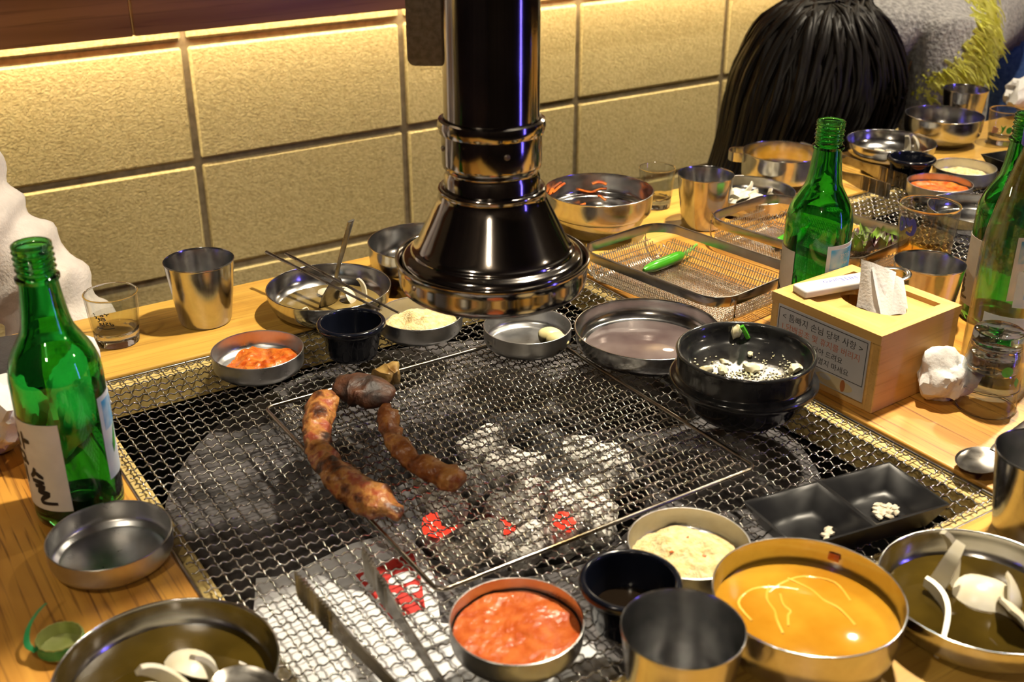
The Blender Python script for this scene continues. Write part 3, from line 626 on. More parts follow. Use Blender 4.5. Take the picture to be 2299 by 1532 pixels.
_, P_goc = vessel('dish', 'steel_dish', 1160, 1392, .021, 'small steel dish full of red chilli paste at the front', 'dish', 'steel_satin', group=GD)
_, P_pof = vessel('dish', 'steel_dish', 1547, 1218, .021, 'small steel dish of bean powder beside the divided black tray', 'dish', 'steel_satin', group=GD)
_, P_pox = vessel('dish', 'steel_dish', 2166, 374, .021, 'far small steel dish of bean powder', 'dish', 'steel_satin', group=GD)
_, P_kix = vessel('dish', 'steel_dish', 2113, 407, .021, 'far small steel dish smeared with red kimchi sauce', 'dish', 'steel_satin', group=GD, dxy=(-.006, -.003))
_, P_oni = vessel('plate', 'steel_shallow_bowl', 738, 642, .0285, 'shallow steel bowl of onion sauce with chopsticks across it', 'bowl')
_, P_onR = vessel('plate', 'steel_shallow_bowl', 2180, 1318, .0285, 'shallow steel bowl of onions in soy sauce at lower right', 'bowl', dxy=(.006, -.004))
_, P_onB = vessel('plate', 'steel_shallow_bowl', 375, 1500, .0285, 'shallow steel bowl of onions cut off by the lower left edge', 'bowl')
_, P_onX = vessel('plate', 'steel_shallow_bowl', 2001, 316, .0285, 'far shallow steel bowl with white onion slices', 'bowl')
oR, P_plR = vessel('tray', 'steel_round_plate', 2190, 462, .0225, 'empty round steel plate behind the beer glass', 'plate', z=0.0, dxy=(-.004, -.006)); oR.scale = (.85, .85, 1)
_, P_oil = vessel('tray', 'steel_round_plate', 1455, 735, .0222, 'round steel plate with a film of oil by the black pot', 'plate', 'steel_satin', ZG)
_, P_spr = vessel('tray', 'steel_round_plate', 1668, 428, .0222, 'round steel plate of white onion strips behind the far basket', 'plate', dxy=(.006, .000)); _.scale = (.9, .9, 1)
_, P_sou = vessel('bowl', 'steel_soup_bowl', 1828, 1330, .0455, 'steel bowl filled with yellow broth at the front', 'bowl', dxy=(-.004, .001))
_, P_beh = vessel('bowl', 'steel_soup_bowl', 945, 540, .0455, 'steel bowl partly hidden behind the exhaust hood', 'bowl')
_, P_far = vessel('bowl', 'steel_soup_bowl', 2121, 257, .0455, 'empty steel bowl in front of the farthest cup', 'bowl')
_, P_big = vessel('bigbowl', 'steel_mixing_bowl', 1345, 425, .0576, 'large stepped steel bowl smeared with kimchi behind the hood', 'bowl')
_, P_raL = vessel('ramekin', 'sauce_cup', 788, 722, .0350, 'black sauce cup between the kimchi dish and powder dish', 'sauce cup', 'navy_melamine', group='black sauce cups')
_, P_raF = vessel('ramekin', 'sauce_cup', 1410, 1303, .0350, 'black sauce cup in front of the bean powder dish', 'sauce cup', 'navy_melamine', group='black sauce cups', dxy=(.002, 0))
_, P_raX = vessel('ramekin', 'sauce_cup', 2047, 353, .0350, 'black sauce cup far away beside the red smeared dish', 'sauce cup', 'navy_melamine', group='black sauce cups')
_, P_pot = vessel('pot', 'stone_pot', 1675, 786, .0600, 'black glazed stone pot with egg leftovers on the grate', 'pot', 'black_ceramic', ZG)
# small pan with two flat ear handles
x, y = at(1757, 342, .0440); P_hpt = (x, y, 0)
hpn = thing('steel_pan', 'steel pan with a flat loop handle holding leftover broth', 'pan', P_hpt)
obj('pan_body', vm('pan_body', [(0, .0005), (.036, .0005), (.0430, .0030), (.0500, .0095), (.0530, .0110), (.0545, .0140), (.0548, .0430), (.0552, .0446), (.0543, .0450), (.0538, .0430), (.0532, .0150), (.0480, .0100), (.042, .0045), (.036, .0022), (0, .0022)]), M['steel'], hpn)
for s in (1, -1):
    P = [(s * (0.0535 * math.cos(a)) * 1.0, 0.0535 * math.sin(a), 0.036) for a in [R(-20)]]
    P = [(s * .0535, -.017, 0), (s * .067, -.014, 0), (s * .0725, -.006, 0), (s * .0725, .006, 0), (s * .067, .014, 0), (s * .0535, .017, 0)]
    v, f = tube([(a, b, 0.037) for a, b, c in cr(P, 4)], 0.007, 8, flat=0.09)
    v2 = [(p[0], p[1], p[2]) for p in v]
    M2 = MB(); pts = cr(P, 4)
    vv = []; ff = []
    for i, p in enumerate(pts):
        for dz, dr in ((-.0065, 0), (.0065, 0), (.0065, .0012), (-.0065, .0012)): 
            q = Vector((p.x, p.y, 0)); n = (q - Vector((s * .055, 0, 0))).normalized(); vv.append((p.x + n.x * dr, p.y + n.y * dr, 0.036 + dz))
    for i in range(len(pts) - 1):
        for k in range(4): ff.append((i * 4 + k, i * 4 + (k + 1) % 4, i * 4 + 4 + (k + 1) % 4, i * 4 + 4 + k))
    h = obj('handle', mesh('handle', vv, ff, 50), M['steel'], hpn)
hpn.rotation_euler = (0, 0, R(-50))

# ================================================================== food and sauces
def inl(p, dz=0.0): return (p[0], p[1], p[2] + dz)
def stuff(name, me, mat, label, cat, p): return top(name, me, M[mat], label, cat, p, 0, kind='stuff')
# kimchi sauce smeared in one half of the dish
def kz(seed, h, bias=(0, 0)):
    return lambda x, y: 0.0030 + max(0, h * (0.55 + 0.9 * N3((x, y, 0), 60, seed) + 0.35 * N3((x, y, 0), 190, seed)) + bias[0] * x + bias[1] * y)
def blobmod(seed, amt): return lambda a: 1 + amt * N3((math.cos(a) * 1.3, math.sin(a) * 1.3, 0), 1.0, seed)
stuff('kimchi_sauce', mesh('kimchi_sauce', *hfield(.0335, kz(2, .0066, (.08, .02)), 20, 56, 0.003, blobmod(3, .35))), 'kimchi', 'glossy orange kimchi sauce in the dish by the steel cup', 'sauce', (P_kim[0] + .003, P_kim[1] - .004, P_kim[2]))
stuff('chilli_paste', mesh('chilli_paste', *hfield(.0405, lambda x, y: 0.0120 + .0016 * N3((x, y, 0), 55, 5) + .0006 * N3((x, y, 0), 200, 1), 22, 60, 0.006)), 'gochu', 'smooth red chilli paste filling the front dish', 'sauce', inl(P_goc))
stuff('kimchi_sauce', mesh('kimchi_sauce', *hfield(.0385, lambda x, y: 0.0045 + .32 * max(0, math.hypot(x, y) - .014) + .0025 * N3((x, y, 0), 80, 9), 18, 48, 0.003)), 'kimchi', 'red kimchi remains smeared in the far dish', 'sauce', inl(P_kix))
def pz(seed, h): return lambda x, y: 0.0028 + max(.0008, h * (1 - (math.hypot(x, y) / .040) ** 2 * .75) * (1 + .55 * N3((x, y, 0), 75, seed)) + .0016 * N3((x, y, 0), 240, seed))
for P, sd, h, lb, off in ((P_pow, 11, .0125, 'pale bean powder heaped in the dish under the hood', (.004, .002)), (P_pof, 14, .0135, 'pale bean powder heaped in the front dish', (0, 0)), (P_pox, 17, .0115, 'pale bean powder in the far dish', (.002, 0))):
    stuff('bean_powder', mesh('bean_powder', *hfield(.0385, pz(sd, h), 26, 64, 0.003, blobmod(sd, .16)), sharp=80), 'powder', lb, 'bean powder', (P[0] + off[0], P[1] + off[1], P[2]))
for k, (dx, dy) in enumerate(((-.012, .004), (.010, .013), (.004, -.012), (.02, -.004), (-.003, .018))):
    top('chilli_flake', mesh('chilli_flake', *box(0, 0, 0, .0028, .0022, .0006, .0002)), M['gochu'], 'tiny red chilli flake on the front bean powder', 'chilli flake', (P_pof[0] + dx, P_pof[1] + dy, .0165 - 4 * (dx * dx + dy * dy) * 2), k, 'chilli flakes on the powder')
# liquids
def pool(name, P, r0, r1, z0, z1, mat, label, cat): return stuff(name, mesh(name, *lathe([(0, z0), (r0, z0), (r1, z1 - .0004), (r1 - .0006, z1), (0, z1)], 56)), mat, label, cat, inl(P))
pool('broth', P_sou, .044, .0572, .0085, .0290, 'soup', 'yellow broth in the front steel bowl', 'soup')
pool('broth', P_hpt, .044, .0500, .0085, .0135, 'soup', 'leftover amber broth in the handled pan', 'soup')
pool('soy_sauce', P_onR, .043, .0590, .0020, .0115, 'soy', 'thin brown soy sauce in the lower right bowl', 'sauce')
pool('soy_sauce', P_onB, .043, .0600, .0020, .0125, 'soy', 'thin brown soy sauce in the lower left bowl', 'sauce')
pool('onion_sauce', P_oni, .043, .0545, .0020, .0078, 'soy_light', 'pale brown onion sauce under the chopsticks', 'sauce')
pool('dark_sauce', P_raL, .0195, .0236, .0046, .0110, 'dark_sauce', 'dark sauce in the black cup by the powder dish', 'sauce')
pool('dark_sauce', P_raF, .0195, .0236, .0046, .0110, 'dark_sauce', 'dark sauce in the front black cup', 'sauce')
pool('oil_film', P_oil, .058, .0600, .0016, .0024, 'oil', 'thin oily film on the round plate by the pot', 'oil')
M['strand'] = noisy(pbr('broth_strand', (.80, .46, .07), 0.1), (.74, .40, .05), (.84, .52, .10), 40, 2)
# noodles of egg / onion strands floating in the broth
for k in range(5):
    rn = random.Random(k); a = rn.uniform(0, 6.28); r = rn.uniform(.012, .034)
    wb = rn.uniform(0, 6); P = [((r + .008 * math.sin(t * 1.1 + wb)) * math.cos(a + t * .5), (r + .008 * math.sin(t * 1.1 + wb)) * math.sin(a + t * .5) + .004, .0289 + .0003 * math.sin(t * 2)) for t in range(5)]
    top('onion_strand', mesh('onion_strand', *tube(cr(P, 4), .0009, 6, .6)), M['strand'], 'thin curved onion strand floating in the yellow broth', 'onion', (P_sou[0], P_sou[1], 0), 0, 'strands in the broth')
top('chilli_scrap', mesh('chilli_scrap', *box(0, 0, 0, .0075, .0050, .0012, .0005, 2)), M['kimchi'], 'red chilli scrap stuck inside the yellow broth bowl', 'chilli', (P_sou[0] + .0505, P_sou[1] + .0245, .0375), rot=(R(70), 0, R(-64)))
# onion crescents
def crescent(r, arc, h, th, seed=0, n=14):
    v = []; f = []; rn = random.Random(seed); ph = rn.uniform(0, 6)
    for i in range(n + 1):
        t = i / n; a = (t - .5) * arc; hh = h * (0.35 + .65 * math.sin(math.pi * (0.12 + .76 * t))); w = .0015 * math.sin(a * 2 + ph)
        rr = r * (1 + .08 * math.sin(3 * a + ph))
        for (d, z) in ((-th / 2, -hh / 2), (th / 2, -hh / 2 * .9), (th / 2, hh / 2), (-th / 2, hh / 2 * .9)):
            v.append(((rr + d) * math.cos(a) - r, (rr + d) * math.sin(a), z + w))
    for i in range(n):
        for k in range(4): f.append((i * 4 + k, i * 4 + (k + 1) % 4, i * 4 + 4 + (k + 1) % 4, i * 4 + 4 + k))
    f += [(3, 2, 1, 0), (n * 4, n * 4 + 1, n * 4 + 2, n * 4 + 3)]
    return v, f
ONS = [mesh('onion_slice', *crescent(.022 + .003 * k, 2.0 - .2 * k, .0085, .0022, k), sharp=60) for k in range(4)]
def petal(r, seed):
    v = []; f = []; n = 10; rn = random.Random(seed)
    for th in (0, .0016):
        for i in range(n + 1):
            for j in range(n + 1):
                u, w = (i / n - .5), (j / n - .5); wd = math.cos(w * 2.6) * .95; a = u * 1.7 * wd; b = w * 1.9
                rr = r - th + .0006 * math.sin(7 * w + seed); v.append((rr * math.sin(a), rr * math.sin(b), rr * math.cos(a) * math.cos(b) - r * .80))
    m_ = (n + 1) ** 2
    for i in range(n):
        for j in range(n):
            a = i * (n + 1) + j; q = (a, a + n + 1, a + n + 2, a + 1); f += [q, tuple(m_ + t for t in reversed(q))]
    for k in range(n):
        for a, b in ((k, k + 1), (n * (n + 1) + k, n * (n + 1) + k + 1), (k * (n + 1), (k + 1) * (n + 1)), (k * (n + 1) + n, (k + 1) * (n + 1) + n)): f.append((a, b, m_ + b, m_ + a))
    return v, f
ONS[1] = mesh('onion_slice', *petal(.0175, 1), sharp=60); ONS[3] = mesh('onion_slice', *petal(.0145, 3), sharp=60)
def onion(P, dx, dy, dz, rot, k, label, group, s=1.0):
    o = top('onion_slice', ONS[k % 4], M['onion'], label, 'onion', (P[0] + dx, P[1] + dy, P[2] + dz), rot=rot, group=group); o.scale = (s, s, s)
L1 = 'curved pale onion slice lying in the lower right soy bowl'
for k, q in enumerate(((-.006, .030, .0155, (R(70), 0, R(200))), (.010, .004, .0150, (R(20), 0, R(-60))), (-.026, .002, .0125, (R(8), 0, R(-40))), (.024, -.010, .0150, (R(80), R(20), R(30))), (.012, .026, .0150, (R(60), R(10), R(-30))), (.004, -.026, .0140, (R(75), 0, R(70))))):
    onion(P_onR, q[0], q[1], q[2], q[3], k, L1, 'onions in the lower right bowl', 1.45)
L2 = 'curved pale onion slice lying in the lower left soy bowl'
for k, q in enumerate(((.020, .010, .0165, (R(25), R(10), R(80))), (.006, -.004, .0165, (R(40), 0, R(60))), (-.012, .000, .0150, (R(15), 0, R(120))), (.026, -.016, .0150, (R(70), 0, R(20))), (-.002, -.024, .0150, (R(30), 0, R(-20))), (-.026, -.018, .0150, (R(50), 0, R(170))))):
    onion(P_onB, q[0], q[1], q[2], q[3], k + 1, L2, 'onions in the lower left bowl', 1.3)
L3 = 'pale onion slice in the bowl under the chopsticks'
for k, q in enumerate(((.030, .006, .0130, (R(20), 0, R(60))), (.024, -.004, .0120, (R(60), 0, R(50))), (.040, -.004, .0130, (R(70), 0, R(20))), (-.038, -.016, .0110, (R(80), 0, R(200))), (-.030, -.022, .0105, (R(30), 0, R(120))), (.010, .026, .0110, (R(15), 0, R(100))))):
    onion(P_oni, q[0], q[1], q[2], q[3], k, L3, 'onions in the sauce bowl', .8)
L4 = 'white onion slice in the far shallow bowl'
for k, q in enumerate(((-.030, .014, .0120, (R(20), 0, R(80))), (-.020, -.006, .0120, (R(40), 0, R(40))), (-.004, .002, .0110, (R(10), 0, R(120))), (.036, -.018, .0250, (R(70), R(-20), R(60))), (.020, -.018, .0170, (R(80), 0, R(20))))):
    onion(P_onX, q[0], q[1], q[2], q[3], k, L4, 'onions in the far bowl', 1.1)
L5 = 'white onion strip piled on the round plate behind the basket'
for k in range(16):
    rn = random.Random(90 + k); a = rn.uniform(0, 6.28); r = rn.uniform(.004, .040)
    onion(P_spr, r * math.cos(a), r * math.sin(a), .0065 + .0035 * (k % 3), (R(rn.uniform(5, 40)), R(rn.uniform(-10, 10)), rn.uniform(0, 6.28)), k, L5, 'onion strips on the round plate', .95)
# garlic cloves
def clove(): return lathe([tuple(p) for p in cr([(0, 0), (.0045, .001), (.0068, .006), (.0062, .012), (.0035, .0165), (.0010, .0185), (0, .019)], 3)], 16, lambda a, i, z: 1 + .12 * math.cos(2 * a))
mg = mesh('garlic_clove', *clove())
for dx, dy, rz, lb in ((.010, -.004, 20, 'peeled garlic clove lying behind the other in the dish below the hood'), (.016, -.014, -25, 'peeled garlic clove in front of the other in the dish below the hood')):
    top('garlic_clove', mg, M['garlic'], lb, 'garlic', (P_gar[0] + dx, P_gar[1] + dy, P_gar[2] + .0080), rot=(R(84), 0, R(rz + 40)), group='garlic cloves').scale = (1.3, 1.3, 1.3)
# egg leftovers in the stone pot
m = MB(); rn = random.Random(5)
for k in range(620):
    a = rn.gauss(-2.1, 1.0); r = .044 * math.sqrt(rn.random()); x, y = r * math.cos(a), r * math.sin(a); s = rn.uniform(.0003, .0009)
    z = .0408 + max(0, r - .026) * .17
    m.add(*box(x, y, z + s * .5, s * 2, s * 1.6, s * .9))
o = stuff('egg_crumbs', m.me('egg_crumbs'), 'egg', 'fine white egg crumbs stuck to the bottom of the black pot', 'egg', inl(P_pot))
def lump(r, seed, sq=(1, 1, .7), amp=.35, n=2, fr=1.6):
    bm = bmesh.new(); bmesh.ops.create_icosphere(bm, subdivisions=n, radius=1)
    v = []
    for q in bm.verts:
        c = q.co.normalized(); k = 1 + amp * N3(c, fr, seed) + amp * .4 * N3(c, fr * 3, seed)
        v.append((c.x * k * r * sq[0], c.y * k * r * sq[1], c.z * k * r * sq[2]))
    bm.verts.index_update(); f = [tuple(q.index for q in p.verts) for p in bm.faces]; bm.free(); return v, f
for k, (dx, dy, dz, r) in enumerate(((-.034, .010, .0465, .0062), (-.020, .006, .0440, .0058), (.004, -.004, .0440, .0070), (.030, -.030, .0470, .0058), (.022, .016, .0435, .0035), (-.008, .016, .0435, .004))):
    top('egg_bit', mesh('egg_bit', *lump(r, k + 20, (1.2, .7, .6), .5)), M['egg'], 'pale scrap of steamed egg in the black stone pot', 'egg', (P_pot[0] + dx, P_pot[1] + dy, P_pot[2] + dz), k, 'egg scraps in the pot')
o = top('egg_bit', mesh('egg_bit', *lump(.0065, 44, (.8, .6, 1), .5)), M['egg'], 'egg scrap with green onion stuck high on the pot wall', 'egg', (P_pot[0] + .029, P_pot[1] + .042, P_pot[2] + .0530), 0)
obj('green_onion', mesh('green_onion', *tube([(.002, -.004, .007), (.005, -.006, .001), (.008, -.007, -.005)], .0022, 8)), M['chili'], o)
# kimchi shreds in the stepped bowl
for k in range(12):
    rn = random.Random(k + 3); a = rn.uniform(.2, 2.6) if k < 9 else rn.uniform(3.4, 6.0); z = rn.uniform(.034, .052) if k < 5 else rn.uniform(.010, .030)
    rr = (.0645 if z > .033 else .040 + (z - .01) * .75) - .002; L = rn.uniform(.05, .17)
    P = [(rr * math.cos(a + t * L), rr * math.sin(a + t * L), z + .003 * math.sin(t + k)) for t in range(4)]
    top('kimchi_shred', mesh('kimchi_shred', *tube(cr(P, 3), .0021, 7, .7)), M['kimchi'], 'orange kimchi shred stuck inside the stepped steel bowl', 'kimchi', (P_big[0], P_big[1], 0), 0, 'kimchi shreds in the bowl')
pool('kimchi_juice', P_big, .028, .034, .0030, .0060, 'gochu', 'orange juice at the bottom of the stepped bowl', 'sauce')

# ------------------------------------------------------------------ meat on the grate
def strip(pts, rad, name, mat, label, z0, flat=.62, seed=1, sub=7, sides=14):
    P = [Vector((*at(px, py, z0), z0)) for px, py in pts]; C = P[len(P) // 2].copy(); C.z = 0
    pts3 = [p - C for p in cr(P, sub)]
    def rr(t, i): 
        k = t * (len(rad) - 1); a = int(min(k, len(rad) - 2)); r = rad[a] + (rad[a + 1] - rad[a]) * (k - a)
        return r * (1 + .14 * N3((t * 9, 0, seed), 1.0)) * min(1, .35 + 6 * t, .35 + 6 * (1 - t))
    v, f = tube(pts3, rr, sides, flat)
    v = [q + Vector((N3(q, 90, seed), N3(q, 90, seed + 3), N3(q, 90, seed + 7))) * .0046 for q in v]
    zmin = min(q.z for q in v); v = [Vector((q.x, q.y, q.z - zmin)) for q in v]
    return top(name, mesh(name, v, f, 70), M[mat], label, 'meat', (C.x, C.y, ZG - .0006))
strip([(735, 905), (722, 935), (712, 985), (722, 1035), (758, 1085), (800, 1120), (850, 1150), (905, 1180)], [.013, .0145, .0125, .010, .0125, .0155, .0145, .009], 'grilled_rib_strip', 'meat_raw', 'long curved strip of browned meat with pink patches on the grate', .010, .75, 1)
strip([(868, 925), (872, 960), (885, 1005), (925, 1050), (985, 1080), (1045, 1105)], [.0075, .0085, .0085, .0088, .0105, .0105], 'grilled_rib_strip', 'meat', 'thin brown curved strip of meat inside the longer strip', .008, .85, 4)
strip([(752, 898), (795, 892), (835, 902), (862, 925)], [.013, .022, .021, .010], 'charred_meat_piece', 'meat_char', 'dark charred piece of meat between the two strips', .009, .5, 8)
strip([(850, 868), (872, 860), (898, 857)], [.011, .014, .011], 'meat_chunk', 'offal', 'small greenish brown chunk of meat at the back of the grate', .009, .8, 12)

# ------------------------------------------------------------------ charcoal
def coalm(seed, r, h):
    rn = random.Random(seed); pr = [(0, -h / 2), (r * .75, -h / 2), (r, -h / 2 * .8), (r * 1.02, -h * .2), (r * .98, h * .15), (r, h / 2 * .8), (r * .72, h / 2), (0, h / 2)]
    v, f = lathe(pr, 18)
    return mesh('charcoal', [Vector(q) * (1 + .22 * N3(q, 45, seed) + .12 * N3(q, 120, seed)) for q in v], f, 50)
ASH = [coalm(60 + k, .0150 + .0025 * (k % 3), .043 + .006 * (k % 3)) for k in range(6)]
for m_ in ASH: m_.materials.append(M['ash'])
BLK = [coalm(80 + k, .016, .045) for k in range(3)]
for m_ in BLK: m_.materials.append(M['coal'])
GA = 'ash covered charcoal in the fire bowl'
cp = [((1310, 1010), 70, 20, 0), ((1370, 1075), 60, 70, 0), ((1160, 1060), 75, 10, 0), ((1180, 1130), 50, 120, 0), ((1120, 1180), 20, 30, 1), ((1270, 1170), 15, 60, 1), ((1330, 1140), 70, 150, 0), ((990, 1180), 20, 10, 1),
      ((1010, 1100), 80, 60, 0), ((1080, 1000), 80, 100, 0), ((1240, 1080), 80, 30, 2), ((1230, 1010), 70, 140, 2), ((1180, 1230), 78, 100, 0), ((1060, 1230), 70, 60, 0), ((1410, 1010), 80, 20, 0), ((1150, 960), 85, 50, 2), ((1250, 1110), 80, 90, 2), ((1330, 1200), 60, 30, 0)]
for k, (q, tilt, rz, kd) in enumerate(cp):
    z = -.052 + (.006 if k % 2 else 0); x, y = at(*q, z)
    d = math.hypot(x - GC[0], y - GC[1])
    if d > .095: x, y = GC[0] + (x - GC[0]) * .095 / d, GC[1] + (y - GC[1]) * .095 / d
    if kd == 2: lb = 'unburnt black charcoal lump in the middle of the fire bowl'
    elif kd == 1: lb = ['charcoal lump glowing red near the left of the fire bowl', 'charcoal lump glowing red at the front of the fire', 'charcoal lump glowing red at the front right of the fire'][[7, 4, 5].index(k)]
    else: lb = 'white ash covered charcoal lump in the fire bowl'
    o = top('charcoal', (BLK if kd == 2 else ASH)[k % (3 if kd == 2 else 6)], None, lb, 'charcoal', (x, y, z), rot=(R(tilt), 0, R(rz)), group=GA if kd != 1 else 'glowing charcoal')
    if kd == 1:
        e = obj('ember', mesh('ember', *lump(.0165, k, (1, .8, .5), .3)), M['ember'], o, (.0, .013, .0)); e['label'] = 'glowing red ember patch'
        e.location = (0, 0.0, 0.0); wz = Matrix.Rotation(R(rz), 3, 'Z') @ Matrix.Rotation(R(tilt), 3, 'X'); e.location = wz.inverted() @ Vector((-.006, -.012, .012))
# flyer lying under the screen
FP = [at(*q, -.0375) for q in ((575, 1300), (640, 1294), (700, 1265), (790, 1222), (900, 1192), (950, 1240), (975, 1300), (990, 1400), (1330, 1440), (1420, 1560), (700, 1580), (560, 1500))]
C = (sum(p[0] for p in FP) / 12, sum(p[1] for p in FP) / 12)
ob = prism([(p[0] - C[0], p[1] - C[1]) for p in FP], 0, .0004)
fl = top('paper_flyer', mesh('paper_flyer', *ob, smooth=False), M['paper'], 'white paper flyer with red print lying under the wire screen', 'flyer', (C[0], C[1], -.0375))
RP = [at(*q, -.0375) for q in ((797, 1292), (850, 1275), (925, 1235), (945, 1300), (955, 1370), (880, 1392), (845, 1350))]
obj('red_panel', mesh('red_panel', *prism([(p[0] - C[0], p[1] - C[1]) for p in RP], .0004, .0006), smooth=False), M['red_print'], fl)
for q, rx, ry in (((828, 1296), .007, .004), ((842, 1318), .008, .005), ((905, 1300), .012, .007), ((925, 1325), .006, .005), ((868, 1345), .009, .005)):
    p = at(*q, -.0375); obj('white_shape', mesh('white_shape', *prism(disc2(p[0] - C[0], p[1] - C[1], rx, ry, 14), .0006, .0008), smooth=False), M['paper'], fl)

M['dark_rim'] = noisy(pbr('basket_rim_steel', (.5, .48, .46), 0.22, 1.0), (.40, .38, .36), (.52, .50, .48), 50, 2, rough=(0.15, 0.3))
# ------------------------------------------------------------------ wire baskets with vegetables
M['basket_wire'] = noisy(pbr('basket_wire', (.75, .72, .68), 0.3, 1.0), (.68, .65, .61), (.80, .77, .73), 60, 2, rough=(0.25, 0.4))
def basket(loc, rz, label):
    t = thing('wire_basket', label, 'basket', loc, rz, 'rectangular wire baskets')
    w, d, h = .138, .205, .040
    def sect(u, hw, n=26):   # profile across: rim -> bottom -> rim
        out = []
        for i in range(n + 1):
            s = -1 + 2 * i / n; x = hw * s; e = max(0, abs(s) - .74) / .26
            out.append((x * (1 - .0), .0016 + (h - .010) * e * e * (3 - 2 * e) if e > 0 else .0016))
        return out
    def zz(x, y):
        ex = max(0, abs(x) / (w / 2) - .76) / .24; ey = max(0, abs(y) / (d / 2) - .82) / .18; e = min(1, math.hypot(ex, ey)); return .0014 + (h - .011) * e ** 1.6
    m = MB(); p = .0034; nx, ny = int(w / p), int(d / p)
    def inside(x, y):
        rx, ry = w / 2 - .0015, d / 2 - .0015; r = .028; qx, qy = abs(x) - (rx - r), abs(y) - (ry - r)
        return not (qx > 0 and qy > 0 and math.hypot(qx, qy) > r) and abs(x) <= rx and abs(y) <= ry
    def run(pts):
        if len(pts) > 2: m.add(*tube(pts, .00060, 4, cap=False))
    for i in range(-nx // 2, nx // 2 + 1):
        x = i * p; pts = []
        for j in range(-40, 41):
            y = d / 2 * j / 40
            if inside(x, y): pts.append((x, y, zz(x, y) + .00035 * (1 if (i + j) % 2 else -1)))
        run(pts)
    for j in range(-ny // 2, ny // 2 + 1):
        y = j * p; pts = []
        for i in range(-28, 29):
            x = w / 2 * i / 28
            if inside(x, y): pts.append((x, y, zz(x, y) + .00035 * (1 if (i + j) % 2 else -1)))
        run(pts)
    o = obj('woven_mesh', m.me('woven_mesh', sharp=80), M['basket_wire'], t); o['kind'] = 'stuff'
    rr = rrect(w, d, .030, 8); vv = []; ff = []; n = len(rr)
    for (x, y) in rr:
        l = math.hypot(x, y)
        for (dr, z) in ((-.0012, h - .011), (.0006, h - .011), (.0018, h - .002), (.0008, h), (-.0006, h), (-.0012, h - .002)): vv.append((x * (1 + dr / l), y * (1 + dr / l), z))
    for i in range(n):
        for k in range(6): ff.append((i * 6 + k, i * 6 + (k + 1) % 6, ((i + 1) % n) * 6 + (k + 1) % 6, ((i + 1) % n) * 6 + k))
    obj('rim_band', mesh('rim_band', vv, ff, 60), M['dark_rim'], t)
    for s in (-1, 1):
        for e in (-1, 1):
            P = [(s * (w / 2 - .02), e * (d / 2 + .0005), h - .006), (s * (w / 2 - .02), e * (d / 2 + .0035), h - .004), (s * (w / 2 - .02), e * (d / 2 + .003), .010), (s * (w / 2 - .02), e * (d / 2 - .006), .001)]
            obj('foot_wire', mesh('foot_wire', *tube(cr(P, 3), .0011, 6)), M['steel'], t)
    return t
basket((.793, .868, 0), R(8), 'rectangular wire basket holding one green chilli beside the hood')
basket((.985, .872, 0), R(9), 'rectangular wire basket with lettuce behind the green bottle')
def chilli(a, b, c, z, label):
    P = [Vector((*at(*a, z), z)), Vector((*at(*b, z), z)), Vector((*at(*c, z), z))]; C = P[1].copy(); C.z = 0
    mid = [(P[0] + P[1]) / 2 + Vector((0, 0, -.001))]
    t = thing('green_chilli', label, 'chilli', (C.x, C.y, 0), group='green chillies')
    pts = cr([P[0] - C, mid[0] - C, P[1] - C], 6)
    obj('pepper', mesh('pepper', *tube(pts, lambda t_, i: .0068 * (min(1, t_ * 3 + .12) ** .6) * (1 if t_ < .85 else 1 - (t_ - .85) * 3.2), 14)), M['chili'], t)
    obj('stem', mesh('stem', *tube(cr([P[1] - C, (P[1] + P[2]) / 2 - C + Vector((0, 0, .001)), P[2] - C + Vector((0, 0, .004))], 4), lambda t_, i: .0034 - .0018 * t_, 8)), M['chili_stem'], t)
chilli((1445, 607), (1533, 572), (1564, 556), .010, 'green chilli lying alone in the nearer wire basket')
chilli((1735, 552), (1790, 520), (1812, 508), .010, 'green chilli in the far basket behind the bottle')
for k, (px, py, s) in enumerate(((1935, 535, 1.0), (1962, 545, 1.1), (1930, 562, .95), (1985, 552, .9), (1948, 575, .9))):
    rn = random.Random(k + 200); v = []; f = []; nu, nv = 14, 10
    for i in range(nu + 1):
        for j in range(nv + 1):
            u, w_ = i / nu - .5, j / nv; wd = .020 * math.sin(math.pi * (.15 + .75 * w_)) * s
            edge = abs(u) * 2; z = .010 * edge * edge + .006 * edge * math.sin(w_ * 22 + u * 9 + k) + .012 * w_ * w_
            v.append((u * 2 * wd, (w_ - .5) * .040 * s, z))
    for i in range(nu):
        for j in range(nv): a = i * (nv + 1) + j; f.append((a, a + nv + 1, a + nv + 2, a + 1))
    n = len(v); v += [(a, b, c - .0007) for a, b, c in v]; f += [tuple(n + q for q in reversed(g)) for g in f[:]]
    x, y = at(px, py, .016)
    top('lettuce_leaf', mesh('lettuce_leaf', v, f, 80), M['lettuce'], 'ruffled dark red and green lettuce leaf in the far basket', 'lettuce', (x, y, .008 + .003 * k), rot=(R(rn.uniform(-15, 15)), R(rn.uniform(-15, 15)), rn.uniform(0, 6.28)), group='lettuce leaves')

